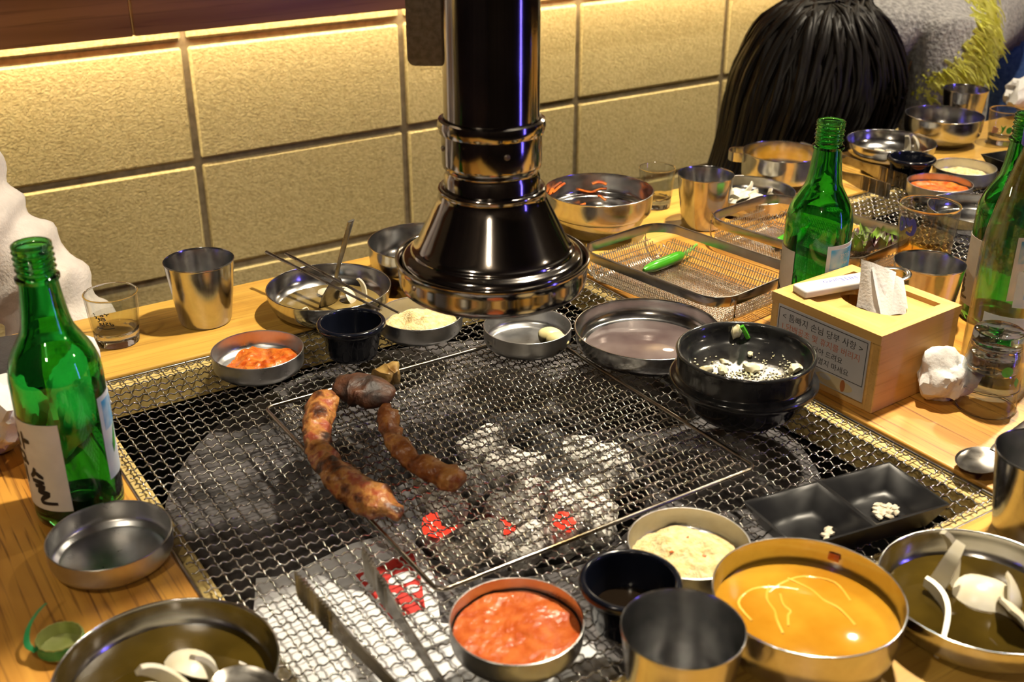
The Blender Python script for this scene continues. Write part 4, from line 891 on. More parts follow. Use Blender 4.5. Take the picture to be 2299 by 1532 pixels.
# ------------------------------------------------------------------ tissue box
BW, BD, BH = .114, .124, .076
bt = thing('tissue_box', 'square bamboo tissue box with a Korean notice on its side', 'tissue box', (.7985, .6300, 0), R(3.0))
obj('body_panel', mesh('body_panel', *box(0, -BD / 2 + .004, BH / 2 - .004, BW - .002, .008, BH - .008, .0008), smooth=False), M['bamboo'], bt)
obj('body_panel', mesh('body_panel', *box(0, BD / 2 - .004, BH / 2 - .004, BW - .002, .008, BH - .008, .0008), smooth=False), M['bamboo'], bt)
for s in (-1, 1): obj('body_panel', mesh('body_panel', *box(s * (BW / 2 - .005), 0, BH / 2 - .004, .008, BD - .016, BH - .008, .0008), smooth=False), M['bamboo_y'], bt)
obj('base', mesh('base', *box(0, 0, .003, BW - .016, BD - .016, .006), smooth=False), M['bamboo'], bt)
fw = .013
for s in (-1, 1):
    v, f = prism([(-BW / 2, s * BD / 2), (BW / 2, s * BD / 2), (BW / 2 - fw, s * (BD / 2 - fw)), (-BW / 2 + fw, s * (BD / 2 - fw))][::s], BH - .009, BH); obj('lid_frame', mesh('lid_frame', v, f, smooth=False), M['bamboo'], bt)
    v, f = prism([(s * BW / 2, -BD / 2), (s * BW / 2, BD / 2), (s * (BW / 2 - fw), BD / 2 - fw), (s * (BW / 2 - fw), -BD / 2 + fw)][::s], BH - .009, BH); obj('lid_frame', mesh('lid_frame', v, f, smooth=False), M['bamboo_y'], bt)
# inset lid panel with an oval slot
n = 40; ov = disc2(.006, -.004, .021, .034, n); iw, idp = BW / 2 - fw - .0006, BD / 2 - fw - .0006
oc = []
for k in range(n):
    a = 2 * math.pi * k / n; c, s = math.cos(a), math.sin(a); q = min(iw / max(abs(c), 1e-6), idp / max(abs(s), 1e-6)); oc.append((c * q, s * q))
v = [(x, y, z) for z in (BH - .0095, BH - .0045) for x, y in ov] + [(x, y, z) for z in (BH - .0095, BH - .0045) for x, y in oc]; f = []
for k in range(n):
    k2 = (k + 1) % n; f += [(n + k, n + k2, 3 * n + k2, 3 * n + k), (k, 2 * n + k, 2 * n + k2, k2), (k, k2, n + k2, n + k), (2 * n + k, 3 * n + k, 3 * n + k2, 2 * n + k2)]
obj('lid_panel', mesh('lid_panel', v, f, smooth=False), M['bamboo_y'], bt)
# notice: local frame, u to the right as read from outside (-x side), v up
nw, nh = .104, .060
M['notice'] = noisy(pbr('notice_paper', (.55, .53, .54), 0.3), (.52, .50, .51), (.58, .56, .57), 30, 2); M['notice_frame'] = pbr('notice_frame', (.09, .085, .08), 0.3)
sgn = obj('notice', mesh('notice', *box(0, 0, 0, nw, nh, .0012, .0003), smooth=False), M['notice'], bt, (-BW / 2 - .0004, 0, .0375), (R(90), 0, R(-90)))
def on_sign(name, v, f, mat, dz=.0007): return obj(name, mesh(name, [(p[0], p[1], dz) for p in v], f, smooth=False), M[mat], sgn)
def tline(s, x, y, size, mat): v, f = text(s, size); on_sign('printed_line', [(p[0] + x, p[1] + y) for p in v], f, mat)
tline('< 틈빠지 손님 당부 사항 >', 0, .0170, .0085, 'ink')
tline('1.담배꽁초 및 휴지를 버리지', -.001, .0072, .0078, 'orange_ink')
tline('말고 담아 드려요', .002, -.0020, .0070, 'ink')
tline('손으로 열지 마세요', .006, -.0110, .0072, 'ink')
for (x0, y0, x1, y1) in ((-.050, .0275, .050, .0275), (.050, .0275, .050, -.0150), (-.050, .0275, -.050, -.0150), (-.050, -.0150, .050, -.0150)):
    v, f = ribbon([(x0, y0), (x1, y1)], .0007); on_sign('border_line', v, f, 'ink')
M['cream_print'] = pbr('cream_print', (.62, .50, .30), 0.5); M['brown_print'] = pbr('brown_print', (.42, .14, .04), 0.5)
for nm, poly, mt, dz in (('oval_print', disc2(.020, -.0225, .021, .0062, 24), 'cream_print', .0008), ('band_print', disc2(.030, -.0222, .0028, .0060, 16), 'brown_print', .0009), ('dish_print', disc2(.010, -.0208, .0065, .0028, 18), 'notice', .0009)):
    on_sign(nm, poly, [tuple(range(len(poly)))], mt, dz)
# tissue pulled out of the slot
def sheet(pts_rows, th=.0004):
    nr, ncol = len(pts_rows), len(pts_rows[0]); v = [p for r_ in pts_rows for p in r_]; f = []
    for i in range(nr - 1):
        for j in range(ncol - 1): a = i * ncol + j; f.append((a, a + ncol, a + ncol + 1, a + 1))
    m0 = mesh('s', v, f); nn = [q.normal.copy() for q in m0.vertices]; n = len(v)
    v2 = [Vector(p) - nn[i] * th for i, p in enumerate(v)]; F = f + [tuple(n + q for q in reversed(g)) for g in f]
    return [Vector(p) for p in v] + v2, F
def lerp(a, b, t): return Vector(a) + (Vector(b) - Vector(a)) * t
ts = thing('tissue_sheet', 'white tissue pulled up out of the bamboo box', 'tissue', (.7985, .6300, 0), R(3.0))
def fold(a0, a1, b0, b1, name, wv):   # a = bottom edge, b = top edge
    rows = []
    for i in range(13):
        t = i / 12; r_ = []
        for j in range(13):
            s = j / 12; p = lerp(lerp(a0, a1, s), lerp(b0, b1, s), t); p += Vector((.0012 * math.sin(s * 9 + t * 3 + wv), .0012 * math.cos(s * 7 + wv), .0006 * math.sin(s * 11 + t * 5))); r_.append(p)
        rows.append(r_)
    obj(name, mesh(name, *sheet(rows), sharp=80), M['tissue'], ts)
Z0 = BH - .010
fold((-.005, .004, Z0), (.000, -.030, Z0), (.003, .012, BH + .034), (.028, -.010, BH + .022), 'tissue_fold', 0)
fold((.002, -.016, Z0), (.018, -.036, Z0), (.020, .002, BH + .027), (.030, -.014, BH + .016), 'tissue_fold', 2)
fold((-.002, -.020, Z0), (.014, -.022, Z0), (.006, .004, BH + .028), (.022, -.006, BH + .022), 'tissue_fold', 4)
# bottle opener on the lid
bo = thing('bottle_opener', 'white handled bottle opener with steel head lying on the tissue box', 'bottle opener', (*at(1850, 640, BH + .004), BH))
p0, p1 = at(1793, 655, BH + .004), at(1962, 625, BH + .004); oa = math.atan2(p1[1] - p0[1], p1[0] - p0[0]); bo.rotation_euler = (0, 0, oa)
bo.location = ((p0[0] + p1[0]) / 2, (p0[1] + p1[1]) / 2, TZ + BH)
ol = math.hypot(p1[0] - p0[0], p1[1] - p0[1])
obj('handle', mesh('handle', *box(0, 0, .0042, ol, .021, .008, .0022, 3), sharp=60), M['white_plastic'], bo)
m = MB(); 
for (cx, rx, ry, w_) in ((ol / 2 + .019, .0185, .0145, .0045),):
    P = [(cx + rx * math.cos(2 * math.pi * k / 28), ry * math.sin(2 * math.pi * k / 28), .0045 + .0012 * math.cos(2 * math.pi * k / 28)) for k in range(28)]
    m.add(*tube(P, .0030, 8, .55, closed=True))
m.add(*tube([(ol / 2 - .004, 0, .0045), (ol / 2 + .006, 0, .0045)], .007, 8, .25)); m.add(*tube([(ol / 2 + .016, -.013, .005), (ol / 2 + .018, -.004, .006), (ol / 2 + .018, .004, .006), (ol / 2 + .016, .013, .005)], .0022, 8, .6))
obj('steel_head', m.me('steel_head'), M['steel'], bo)
v, f = text('HITEjinro', .0095); obj('printed_letters', mesh('printed_letters', [(-p[0] + .004, -p[1] + .004, .00825) for p in v], f, smooth=False), M['blue_ink'], bo)

# ------------------------------------------------------------------ divided black tray(s)
def divided(loc, rz, w, d, label):
    t = thing('divided_tray', label, 'tray', loc, rz, 'black divided trays'); h = .020
    # rim grid built as walls around two wells
    def well(x0, x1, y0, y1):
        v = []; f = []
        for (ins, z) in ((0, h), (.003, h - .002), (.011, .006), (.018, .0035)):
            v += [(x0 + ins, y0 + ins, z), (x1 - ins, y0 + ins, z), (x1 - ins, y1 - ins, z), (x0 + ins, y1 - ins, z)]
        for i in range(3):
            for k in range(4): f.append((i * 4 + k, i * 4 + (k + 1) % 4, i * 4 + 4 + (k + 1) % 4, i * 4 + 4 + k))
        f.append((12, 13, 14, 15)); return v, f
    g = .0016
    for s in (-1, 1):
        x0, x1 = (-w / 2 + g, -g) if s < 0 else (g, w / 2 - g)
        v, f = well(x0, x1, -d / 2 + g, d / 2 - g); obj('well', mesh('well', v, f, 60), M['black_melamine'], t)
    v = []; f = []
    o4 = [(-w / 2, -d / 2), (w / 2, -d / 2), (w / 2, d / 2), (-w / 2, d / 2)]; i4 = [(-w / 2 + g, -d / 2 + g), (w / 2 - g, -d / 2 + g), (w / 2 - g, d / 2 - g), (-w / 2 + g, d / 2 - g)]; b4 = [(x * .82, y * .78) for x, y in o4]
    v = [(*p, h) for p in o4] + [(*p, h) for p in i4] + [(*p, 0) for p in b4]
    for k in range(4): k2 = (k + 1) % 4; f += [(k, k2, 4 + k2, 4 + k), (8 + k, 8 + k2, k2, k)]
    f.append((8, 9, 10, 11)); obj('shell', mesh('shell', v, f, smooth=False), M['black_melamine'], t)
    obj('divider', mesh('divider', *box(0, 0, h - .001, 2 * g, d - 2 * g, .002), smooth=False), M['black_melamine'], t)
    return t
TRC = (.5945, .4600); divided((*TRC, 0), R(-9), .138, .066, 'black divided sauce tray with white grains on the screen')
fx2 = at(2292, 350, .02); divided((fx2[0] + .02, fx2[1] - .015, 0), R(-9), .138, .085, 'black tray far away at the right edge')
rn = random.Random(3)
mr = mesh('grain', *lump(.0026, 3, (1.5, .9, .7), .3, 1))
for k in range(26):
    a = rn.uniform(0, 6.28); r = rn.uniform(0, .011); top('sesame_grain', mr, M['rice'], 'pale grain lying in the right well of the divided tray', 'grain', (TRC[0] + .034 + r * math.cos(a), TRC[1] - .009 + r * .7 * math.sin(a), .0050 + .0012 * (k % 2)), rn.uniform(0, 6), 'grains in the black tray')
for k in range(7):
    top('sesame_grain', mr, M['garlic'], 'stray yellowish crumb in the left well of the divided tray', 'crumb', (TRC[0] - .034 + rn.uniform(-.014, .016), TRC[1] + rn.uniform(-.014, .010), .0052), rn.uniform(0, 6), 'crumbs in the black tray')

# ------------------------------------------------------------------ tongs, spoons, chopsticks
def tongs(tips, ends, label, hgt=.020, zb=.0006):
    C = Vector(((tips[0][0] + tips[1][0]) / 2, (tips[0][1] + tips[1][1]) / 2, 0)); t = thing('tongs', label, 'tongs', (C.x, C.y, zb), group='steel tongs')
    for k in range(2):
        a = Vector((*tips[k], 0)) - C; b = Vector((*ends[k], 0)) - C; d = (b - a); L = d.length; d.normalize(); s = Vector((-d.y, d.x, 0)); v = []; f = []
        n = 110; gl = .050
        for i in range(n + 1):
            q = L * i / n; cor = .0017 * math.sin(q / .0042 * 2 * math.pi) if q < gl else 0
            hh = hgt if q < gl else hgt * (1 - .42 * min(1, (q - gl) / .03)); z0 = 0 if q < gl else .0 + (hgt - hh) * .5 + .10 * max(0, q - gl) * .3
            p = a + d * q + s * cor
            for (o_, z) in ((-.0007, z0), (.0007, z0), (.0007, z0 + hh), (-.0007, z0 + hh)): v.append(p + s * o_ + Vector((0, 0, z)))
        ng = sum(1 for i in range(n + 1) if L * i / n < gl)
        def seg(i0, i1, name):
            vv = v[i0 * 4:(i1 + 1) * 4]; ff = []
            for i in range(i1 - i0):
                for kk in range(4): ff.append((i * 4 + kk, i * 4 + (kk + 1) % 4, i * 4 + 4 + (kk + 1) % 4, i * 4 + 4 + kk))
            ff += [(3, 2, 1, 0), tuple((i1 - i0) * 4 + q for q in range(4))]; return obj(name, mesh(name, vv, ff, 25), M['dark_steel2'], t)
        seg(0, ng, 'gripping_tip'); seg(ng, n, 'arm')
    e = [Vector((*ends[k], 0)) - C for k in (0, 1)]; mid = (e[0] + e[1]) / 2; out = (mid - (Vector((*tips[0], 0)) + Vector((*tips[1], 0)) - 2 * C) / 2).normalized()
    obj('spring_bend', mesh('spring_bend', *tube(cr([e[0] + Vector((0, 0, .013)), mid + out * .022 + Vector((0, 0, .013)), e[1] + Vector((0, 0, .013))], 8), .0052, 8, .25, up=(0, 0, 1))), M['dark_steel2'], t)
    return t
M['dark_steel2'] = noisy(pbr('used_steel', (.32, .30, .27), 0.3, 1.0), (.20, .18, .155), (.38, .36, .33), 60, 4, rough=(0.2, 0.4))
ta, tb_ = at(668, 1340, 0), at(817, 1283, 0)
def ext(a, b, L): d = math.hypot(b[0] - a[0], b[1] - a[1]); return (a[0] + (b[0] - a[0]) * L / d, a[1] + (b[1] - a[1]) * L / d)
tongs((ta, tb_), (ext(ta, at(898, 1575, .006), .215), ext(tb_, at(1000, 1570, .006), .215)), 'steel tongs with ridged tips lying on the near screen')
fa_, fb = at(1995, 447, 0), at(2032, 425, 0)
tongs((fa_, fb), (ext(fa_, at(1880, 408, 0), .125), ext(fb, at(1905, 380, 0), .125)), 'steel tongs with ridged tips beyond the far basket')
def spoon(bowl, end, zb, ze, label, tilt=0.0, s=1.0, mat='dark_steel2'):
    a = Vector((*bowl, zb)); b = Vector((*end, ze)); d = (b - a); L = d.length
    t = thing('spoon', label, 'spoon', (a.x, a.y, zb)); rot = d.to_track_quat('X', 'Z').to_euler(); t.rotation_euler = rot
    v, f = hfield(1, lambda x, y: 0.30 * (x * x + y * y) - .30, 8, 28, .05); v = [(p[0] * .0255 * s, p[1] * .0185 * s, p[2] * .020 * s) for p in v]
    obj('spoon_bowl', mesh('spoon_bowl', v, f, 60), M[mat], t)
    P = [(.0235 * s, 0, -.0004), (.034 * s, 0, .0006), (.06, 0, .001), (L, 0, .001)]
    obj('spoon_handle', mesh('spoon_handle', *tube(cr(P, 5), lambda q, i: .0032 + .0022 * q, 8, .28)), M[mat], t)
    return t
spoon(at(742, 672, .012), (at(790, 497, .105)), .014, .105, 'dark steel spoon standing in the onion sauce bowl')
spoon(at(560, 1562, .031), (at(560, 1562, .031)[0] + .06, at(560, 1562, .031)[1] - .15), .033, .020, 'steel spoon resting in the lower left onion bowl')
spoon(at(2203, 1018, .016), (at(2203, 1018, .016)[0] + .17, at(2203, 1018, .016)[1] + .03), .010, .008, 'steel spoon lying on the table beside the right edge cup', s=.95)
spoon(at(1965, 384, .004), at(1800, 325, .004), .006, .006, 'steel spoon lying before the far onion bowl', s=.9)
def stick(a, za, b, zb, label, r0=.0024, r1=.0015):
    A = Vector((*at(*a, za), za)); B = Vector((*at(*b, zb), zb)); C = A.copy(); C.z = 0
    top('chopstick', mesh('chopstick', *tube([A - C, (A + B) / 2 - C, B - C], lambda t, i: r0 + (r1 - r0) * t, 8, .75), sharp=80), M['dark_steel2'], label, 'chopstick', (C.x, C.y, 0), group='steel chopsticks on the onion bowl')
stick((598, 566), .043, (855, 697), .0315, 'steel chopstick across the onion bowl, nearer of the two')
stick((642, 570), .043, (895, 703), .0315, 'steel chopstick across the onion bowl, farther of the two')

# ================================================================== napkins and small things
def crumple(r, seed, sq, amp=.55):
    v, f = lump(r, seed, (1, 1, 1), .25, 4, 1.2); out = []
    for p in v:
        c = Vector(p).normalized(); k = .55 * N3(c, 1.2, seed) + .30 * N3(c, 2.4, seed + 4) + .22 * (.5 - abs(N3(c, 2.8, seed + 9)) * 1.6)
        q = Vector(p) * (1 + amp * k); out.append(Vector((q.x * sq[0], q.y * sq[1], q.z * sq[2])))
    z = min(q.z for q in out); return [Vector((q.x, q.y, max(q.z, z * .8) - z * .8)) for q in out], f
def napkin(px, py, r, seed, sq, label, rz=0, amp=.55, dxy=(0, 0)):
    x, y = at(px, py, 0); return top('crumpled_napkin', mesh('crumpled_napkin', *crumple(r, seed, sq, amp), sharp=35), M['tissue'], label, 'napkin', (x + dxy[0], y + dxy[1], 0), rz, 'crumpled paper napkins')
napkin(2095, 893, .0235, 3, (1.0, .95, 1.0), 'crumpled white napkin ball beside the tissue box', 0, .45, (.004, -.008))
napkin(190, 992, .040, 8, (.95, .55, .95), 'crumpled white napkin heap behind the left green bottle', .9, .55)
napkin(-5, 1020, .045, 12, (.75, .9, .75), 'crumpled white napkin at the left edge beside the green bottle', .3, .6)
napkin(2275, 262, .055, 15, (1.05, .6, .62), 'crumpled white napkin behind the far printed glass', .2, .5, (.055, .015))
# pulled off bottle cap with its curled strip
x, y = at(140, 1462, 0)
bc = thing('metal_closure', 'green twisted off bottle cap with a curled strip at lower left', 'bottle cap', (x, y, 0), .4)
obj('shell', mesh('cap_shell', *lathe([(0, .0015), (.0125, .0015), (.0140, .003), (.0143, .012), (.0138, .012), (.0132, .003), (.012, .0025), (0, .0025)], 36, lambda a, i, z: 1 + .02 * math.cos(18 * a))), M['cap_inside'], bc)
obj('rim', mesh('cap_rim', *lathe([(.0144, .004), (.0147, .004), (.0147, .011), (.0144, .011), (.0144, .004)], 36)), M['green_plastic'], bc)
P = [(-.0143, .004, .008), (-.0150, .012, .010), (-.008, .020, .014), (.002, .024, .018), (.010, .025, .020)]
obj('tear_strip', mesh('tear_strip', *tube(cr(P, 5), .0022, 8, .14, up=(0, .5, 1))), M['green_plastic'], bc)
# black case on the table behind the left bottle
wl = thing('leather_case', 'flat black leather case on the table behind the left bottle', 'case', (.052, 1.050, 0), R(-8))
obj('case_body', mesh('case_body', *box(0, 0, .009, .19, .135, .018, .004, 3), sharp=60), M['leather'], wl)
obj('case_flap', mesh('case_flap', *box(.0, .002, .0195, .186, .128, .003, .0012, 2), sharp=60), M['leather'], wl)
v, f = text('AVE', .009); obj('embossed_letters', mesh('embossed_letters', [(p[0] + .066, p[1] - .052, .0212) for p in v], f, smooth=False), M['grey_print'], wl)

# ================================================================== people
def skin(verts, edges, radii, name, sub=2):
    me = bpy.data.meshes.new(name); me.from_pydata([tuple(v) for v in verts], edges, []); o = bpy.data.objects.new(name, me); COL.objects.link(o)
    sk = o.modifiers.new('s', 'SKIN'); sk.use_smooth_shade = True
    if not me.skin_vertices: me.skin_vertices.new()
    for i, r in enumerate(radii):
        r = r if isinstance(r, tuple) else (r, r); me.skin_vertices[0].data[i].radius = r; me.skin_vertices[0].data[i].use_root = (i == 0)
    ss = o.modifiers.new('u', 'SUBSURF'); ss.levels = sub; ss.render_levels = sub
    dg = bpy.context.evaluated_depsgraph_get(); m2 = bpy.data.meshes.new_from_object(o.evaluated_get(dg)); m2.name = name
    bpy.data.objects.remove(o); bpy.data.meshes.remove(me)
    m2.polygons.foreach_set('use_smooth', [True] * len(m2.polygons)); m2.materials.clear(); return m2
def chain(*lists):
    V = []; E = []; Rr = []
    for L in lists:
        prev = None
        for it in L:
            if isinstance(it, int): prev = it; continue
            V.append(it[0]); Rr.append(it[1]); i = len(V) - 1
            if prev is not None: E.append((prev, i))
            prev = i
    return V, E, Rr
def hand(name, mat, parent, wrist, d, up, s=1.0, curl=.5, label=None):
    """palm with five separate bent fingers; d = pointing direction, up = back of hand"""
    d = Vector(d).normalized(); up = Vector(up); sd = d.cross(up).normalized(); up = sd.cross(d).normalized(); w = Vector(wrist); m = MB()
    m.add(*tube([w, w + d * .03 * s, w + d * .075 * s, w + d * .088 * s], lambda t, i: (.024 + .016 * min(1, t * 1.6) - (.012 if t > .97 else 0)) * s, 12, .38, up=up))
    for k, (o_, L) in enumerate(((-.028, .068), (-.010, .078), (.010, .074), (.028, .058))):
        b = w + d * .082 * s + sd * o_ * s; a1 = curl * .6; a2 = curl * 1.5; p1 = b + (d * math.cos(a1) - up * math.sin(a1)) * L * .5 * s; p2 = p1 + (d * math.cos(a2) - up * math.sin(a2)) * L * .5 * s
        m.add(*tube(cr([b - d * .01, b, p1, p2], 3), lambda t, i: (.0092 - .0022 * t) * s, 8, up=up))
    b = w + d * .03 * s - sd * .028 * s; p1 = b + (d * .7 - sd * .6).normalized() * .035 * s; p2 = p1 + (d * .95 - sd * .1 - up * .3).normalized() * .03 * s
    m.add(*tube(cr([b, p1, p2], 3), lambda t, i: (.0115 - .003 * t) * s, 8, up=up))
    return obj(name, m.me(name, sharp=80), M[mat], parent)

# ---- person in white fleece at the left, seated on the bench
pa = thing('person', 'person in a white fleece top seated at the left behind the table', 'person', (0, 0, 0))
V3 = Vector
shR, shL = V3((.078, 1.36, .30)), V3((-.26, 1.42, .30)); pel = V3((-.10, 1.58, -.24)); ch = V3((-.09, 1.46, .16)); nk = V3((-.09, 1.43, .34))
elR, wrR = V3((.140, 1.315, .09)), V3((.232, 1.285, -.095)); elL, wrL = V3((-.30, 1.34, .06)), V3((.02, 1.245, -.10))
Lb = chain([(pel, (.15, .12)), (V3((-.10, 1.53, -.05)), (.13, .10)), (ch, (.15, .105)), (nk, .05), (V3((-.09, 1.41, .41)), .052), (V3((-.09, 1.395, .49)), (.082, .095)), (V3((-.09, 1.395, .57)), .070)],
           [2, (shR, .055), (elR, .042), (wrR, .028)], [2, (shL, .055), (elL, .042), (wrL, .028)],
           [0, (V3((.00, 1.50, -.25)), .085), (V3((.03, 1.16, -.26)), .058), (V3((.03, 1.16, -.70)), .04)], [0, (V3((-.20, 1.50, -.25)), .085), (V3((-.23, 1.16, -.26)), .058), (V3((-.23, 1.16, -.70)), .04)])
obj('body', skin(*Lb, 'body'), M['skin'], pa)
Lf = chain([(V3((-.10, 1.56, -.20)), (.185, .155)), (V3((-.10, 1.53, -.05)), (.175, .145)), (ch, (.195, .150)), (nk + V3((0, 0, -.05)), (.085, .08))], [2, (shR, .078), (shR + V3((.02, -.01, -.05)), .068)], [2, (shL, .075), (shL + V3((-.01, -.02, -.06)), .066), (elL, .056), (wrL, .045)])
obj('fleece_torso', skin(*Lf, 'fleece_torso'), M['fleece'], pa)
# the sleeve in view: a wrinkled tube hung from shoulder to wrist
SP = cr([shR + V3((-.05, .025, .005)), shR + V3((-.005, .008, -.010)), shR + V3((.03, -.012, -.075)), elR, (elR + wrR) / 2 + V3((.004, 0, .005)), wrR], 16)
v, f = tube(SP, lambda t, i: (.074 - .022 * t) * min(1, .62 + t * 2.6), 40, up=(0, 1, 0)); nS = 40; out = []
for i, p in enumerate(SP):
    t = i / (len(SP) - 1)
    for k in range(nS):
        q = v[i * nS + k]; a = 2 * math.pi * k / nS; dirn = (q - p).normalized()
        wr = .0044 * math.sin(t * 70 + 1.5 * math.sin(a * 2 + t * 5) + a) + .0050 * N3((math.cos(a) * 1.6, math.sin(a) * 1.6, t * 26), 1, 4)
        out.append(q + dirn * wr * (.6 + .8 * t))
obj('sleeve', mesh('sleeve', out, f, 80), M['fleece'], pa)
hand('hand', 'skin', pa, wrR + V3((.004, 0, -.012)), (.25, -.1, -1), (.3, -1, .1)); hand('hand', 'skin', pa, wrL, (1, -.25, -.15), (0, -.2, 1))
Lt = chain([(V3((-.10, 1.58, -.25)), (.16, .13)), (V3((.00, 1.48, -.24)), .098), (V3((.03, 1.16, -.25)), .072), (V3((.03, 1.16, -.66)), .058)], [0, (V3((-.20, 1.48, -.24)), .098), (V3((-.23, 1.16, -.25)), .072), (V3((-.23, 1.16, -.66)), .058)])
obj('trousers', skin(*Lt, 'trousers'), M['dark_cloth'], pa)
for xx in (.03, -.23): obj('shoe', mesh('shoe', *tube(cr([(xx, 1.21, -.715), (xx, 1.12, -.715), (xx, 1.02, -.722), (xx, .98, -.728)], 4), lambda t, i: .038 - .01 * t, 12, .8)), M['leather'], pa)
M['lip'] = pbr('lip', (.45, .16, .12), 0.4)
m = MB(); hc = V3((-.09, 1.41, .505))
v, f = lump(1, 5, (1, 1, 1), .06, 3); m.add([(hc.x + p[0] * .098, hc.y + .018 + p[1] * .105, hc.z + .028 + p[2] * .125) for p in v if True], f)
for k in range(26):
    a = R(-20 + 220 * k / 25); b = V3((hc.x + .085 * math.cos(a), hc.y + .02 + .09 * math.sin(a), hc.z + .03))
    m.add(*tube(cr([b, b + V3((.012 * math.cos(a), .012 * math.sin(a), -.12)), b + V3((.0, .0, -.24))], 4), lambda t, i: .016 - .012 * t, 6))
obj('hair', m.me('hair', sharp=80), M['hair'], pa)
for s in (-1, 1):
    obj('eye', mesh('eye', *lump(.011, 3, (1.2, .6, .6), 0.02)), M['ink'], pa, (hc.x + s * .032, hc.y - .098, hc.z + .0))
    obj('ear', mesh('ear', *lump(.022, 4, (.35, .7, 1.2), .1)), M['skin'], pa, (hc.x + s * .088, hc.y - .01, hc.z - .005))
obj('nose', mesh('nose', *lump(.014, 5, (.8, 1, 1.4), .1)), M['skin'], pa, (hc.x, hc.y - .106, hc.z - .025))
obj('mouth', mesh('mouth', *lump(.018, 6, (1.1, .4, .35), .05)), M['lip'], pa, (hc.x, hc.y - .092, hc.z - .055))

# ---- person bending down at the far right, hair hanging forward
pb = thing('person', 'person with long black hair in grey knit and jeans bending over the far table end', 'person', (0, 0, 0))
YB = 1.44
def Q(px, py, y=YB): return aty(px, py, y)
head = Q(1835, 200, 1.40); neck = Q(1935, 95, 1.42); chest = Q(2020, 50, 1.45); hipc = Q(2225, -5, 1.62)
kneeR = V3((hipc.x + .03, 1.58, -.28)); kneeL = V3((hipc.x + .06, 1.72, -.28))
sR = chest + V3((-.02, -.13, -.03)); sL = chest + V3((.0, .16, -.03)); eR = sR + V3((-.02, -.03, -.20)); wR_ = V3((1.46, 1.30, -.10)); eL = sL + V3((-.05, .02, -.24)); wL_ = eL + V3((-.10, -.05, -.18))
Lb = chain([(hipc, (.075, .075)), ((hipc + chest) / 2, (.105, .095)), (chest, (.13, .10)), (neck, .055), (head + V3((.035, .0, .02)), .085), (head + V3((-.04, -.01, -.05)), .075)],
           [2, (sR, .05), (eR, .038), (wR_, .026)], [2, (sL, .05), (eL, .038), (wL_, .026)],
           [0, (V3((hipc.x + .03, 1.57, -.05)), .060), (kneeR, .055), (V3((hipc.x + .03, 1.60, -.70)), .038)], [0, (V3((hipc.x + .05, 1.71, -.05)), .060), (kneeL, .055), (V3((hipc.x + .06, 1.73, -.70)), .038)])
obj('body', skin(*Lb, 'body'), M['skin'], pb)
Lk = chain([(hipc + V3((-.05, -.04, .02)), (.135, .13)), ((hipc + chest) / 2, (.150, .135)), (chest, (.165, .135)), (neck + V3((.01, 0, .01)), .095), ((neck + head) / 2 + V3((.03, 0, .02)), .09)], [2, (sR, .085), (sR + V3((-.01, -.015, -.10)), .088), (eR, .075), ((eR + wR_) / 2, .058)], [2, (sL, .07), (eL, .06), ((eL + wL_) / 2, .05)])
kn = obj('knit_sweater', skin(*Lk, 'knit_sweater', 3), M['knit'], pb)
# ribbed hem around the hips
v, f = lathe([(.136, -.05), (.146, -.04), (.148, .03), (.140, .04), (.130, .03), (.130, -.04), (.136, -.05)], 96, lambda a, i, z: 1 + .02 * math.cos(48 * a))
ax = (hipc - chest).normalized(); ss = [((q.co - chest).dot(ax), q.co.copy()) for q in kn.data.vertices]; s1 = max(s for s, c in ss) - .045
rg = [c for s, c in ss if abs(s - s1) < .02]; rc = sum(rg, V3()) / len(rg); rc = rc + ax * (s1 - (rc - chest).dot(ax)); rm = max(((c - rc) - ax * (c - rc).dot(ax)).length for c in rg) / .139
obj('ribbed_hem', mesh('ribbed_hem', v, f, 60), M['rib'], pb, rc, ax.to_track_quat('Z', 'Y').to_euler()).scale = (rm, rm, 1.0)
Lj = chain([(hipc + V3((.02, 0, .0)), (.150, .145)), (V3((hipc.x + .03, 1.57, -.07)), .100), (kneeR, .075), (V3((hipc.x + .03, 1.60, -.66)), .058)], [0, (V3((hipc.x + .05, 1.71, -.07)), .100), (kneeL, .075), (V3((hipc.x + .06, 1.73, -.66)), .058)], [0, (hipc + V3((-.08, -.07, .0)), (.125, .12))])
obj('jeans', skin(*Lj, 'jeans'), M['jeans'], pb)
for xx, yy in ((hipc.x + .03, 1.60), (hipc.x + .06, 1.73)): obj('shoe', mesh('shoe', *tube(cr([(xx + .05, yy, -.715), (xx - .04, yy, -.715), (xx - .14, yy, -.722), (xx - .18, yy, -.728)], 4), lambda t, i: .038 - .01 * t, 12, .8)), M['leather'], pb)
hand('hand', 'skin', pb, wR_, (-.8, -.2, -.6), (-.4, -.3, 1)); hand('hand', 'skin', pb, wL_, (-.5, -.1, -1), (-1, 0, .4))
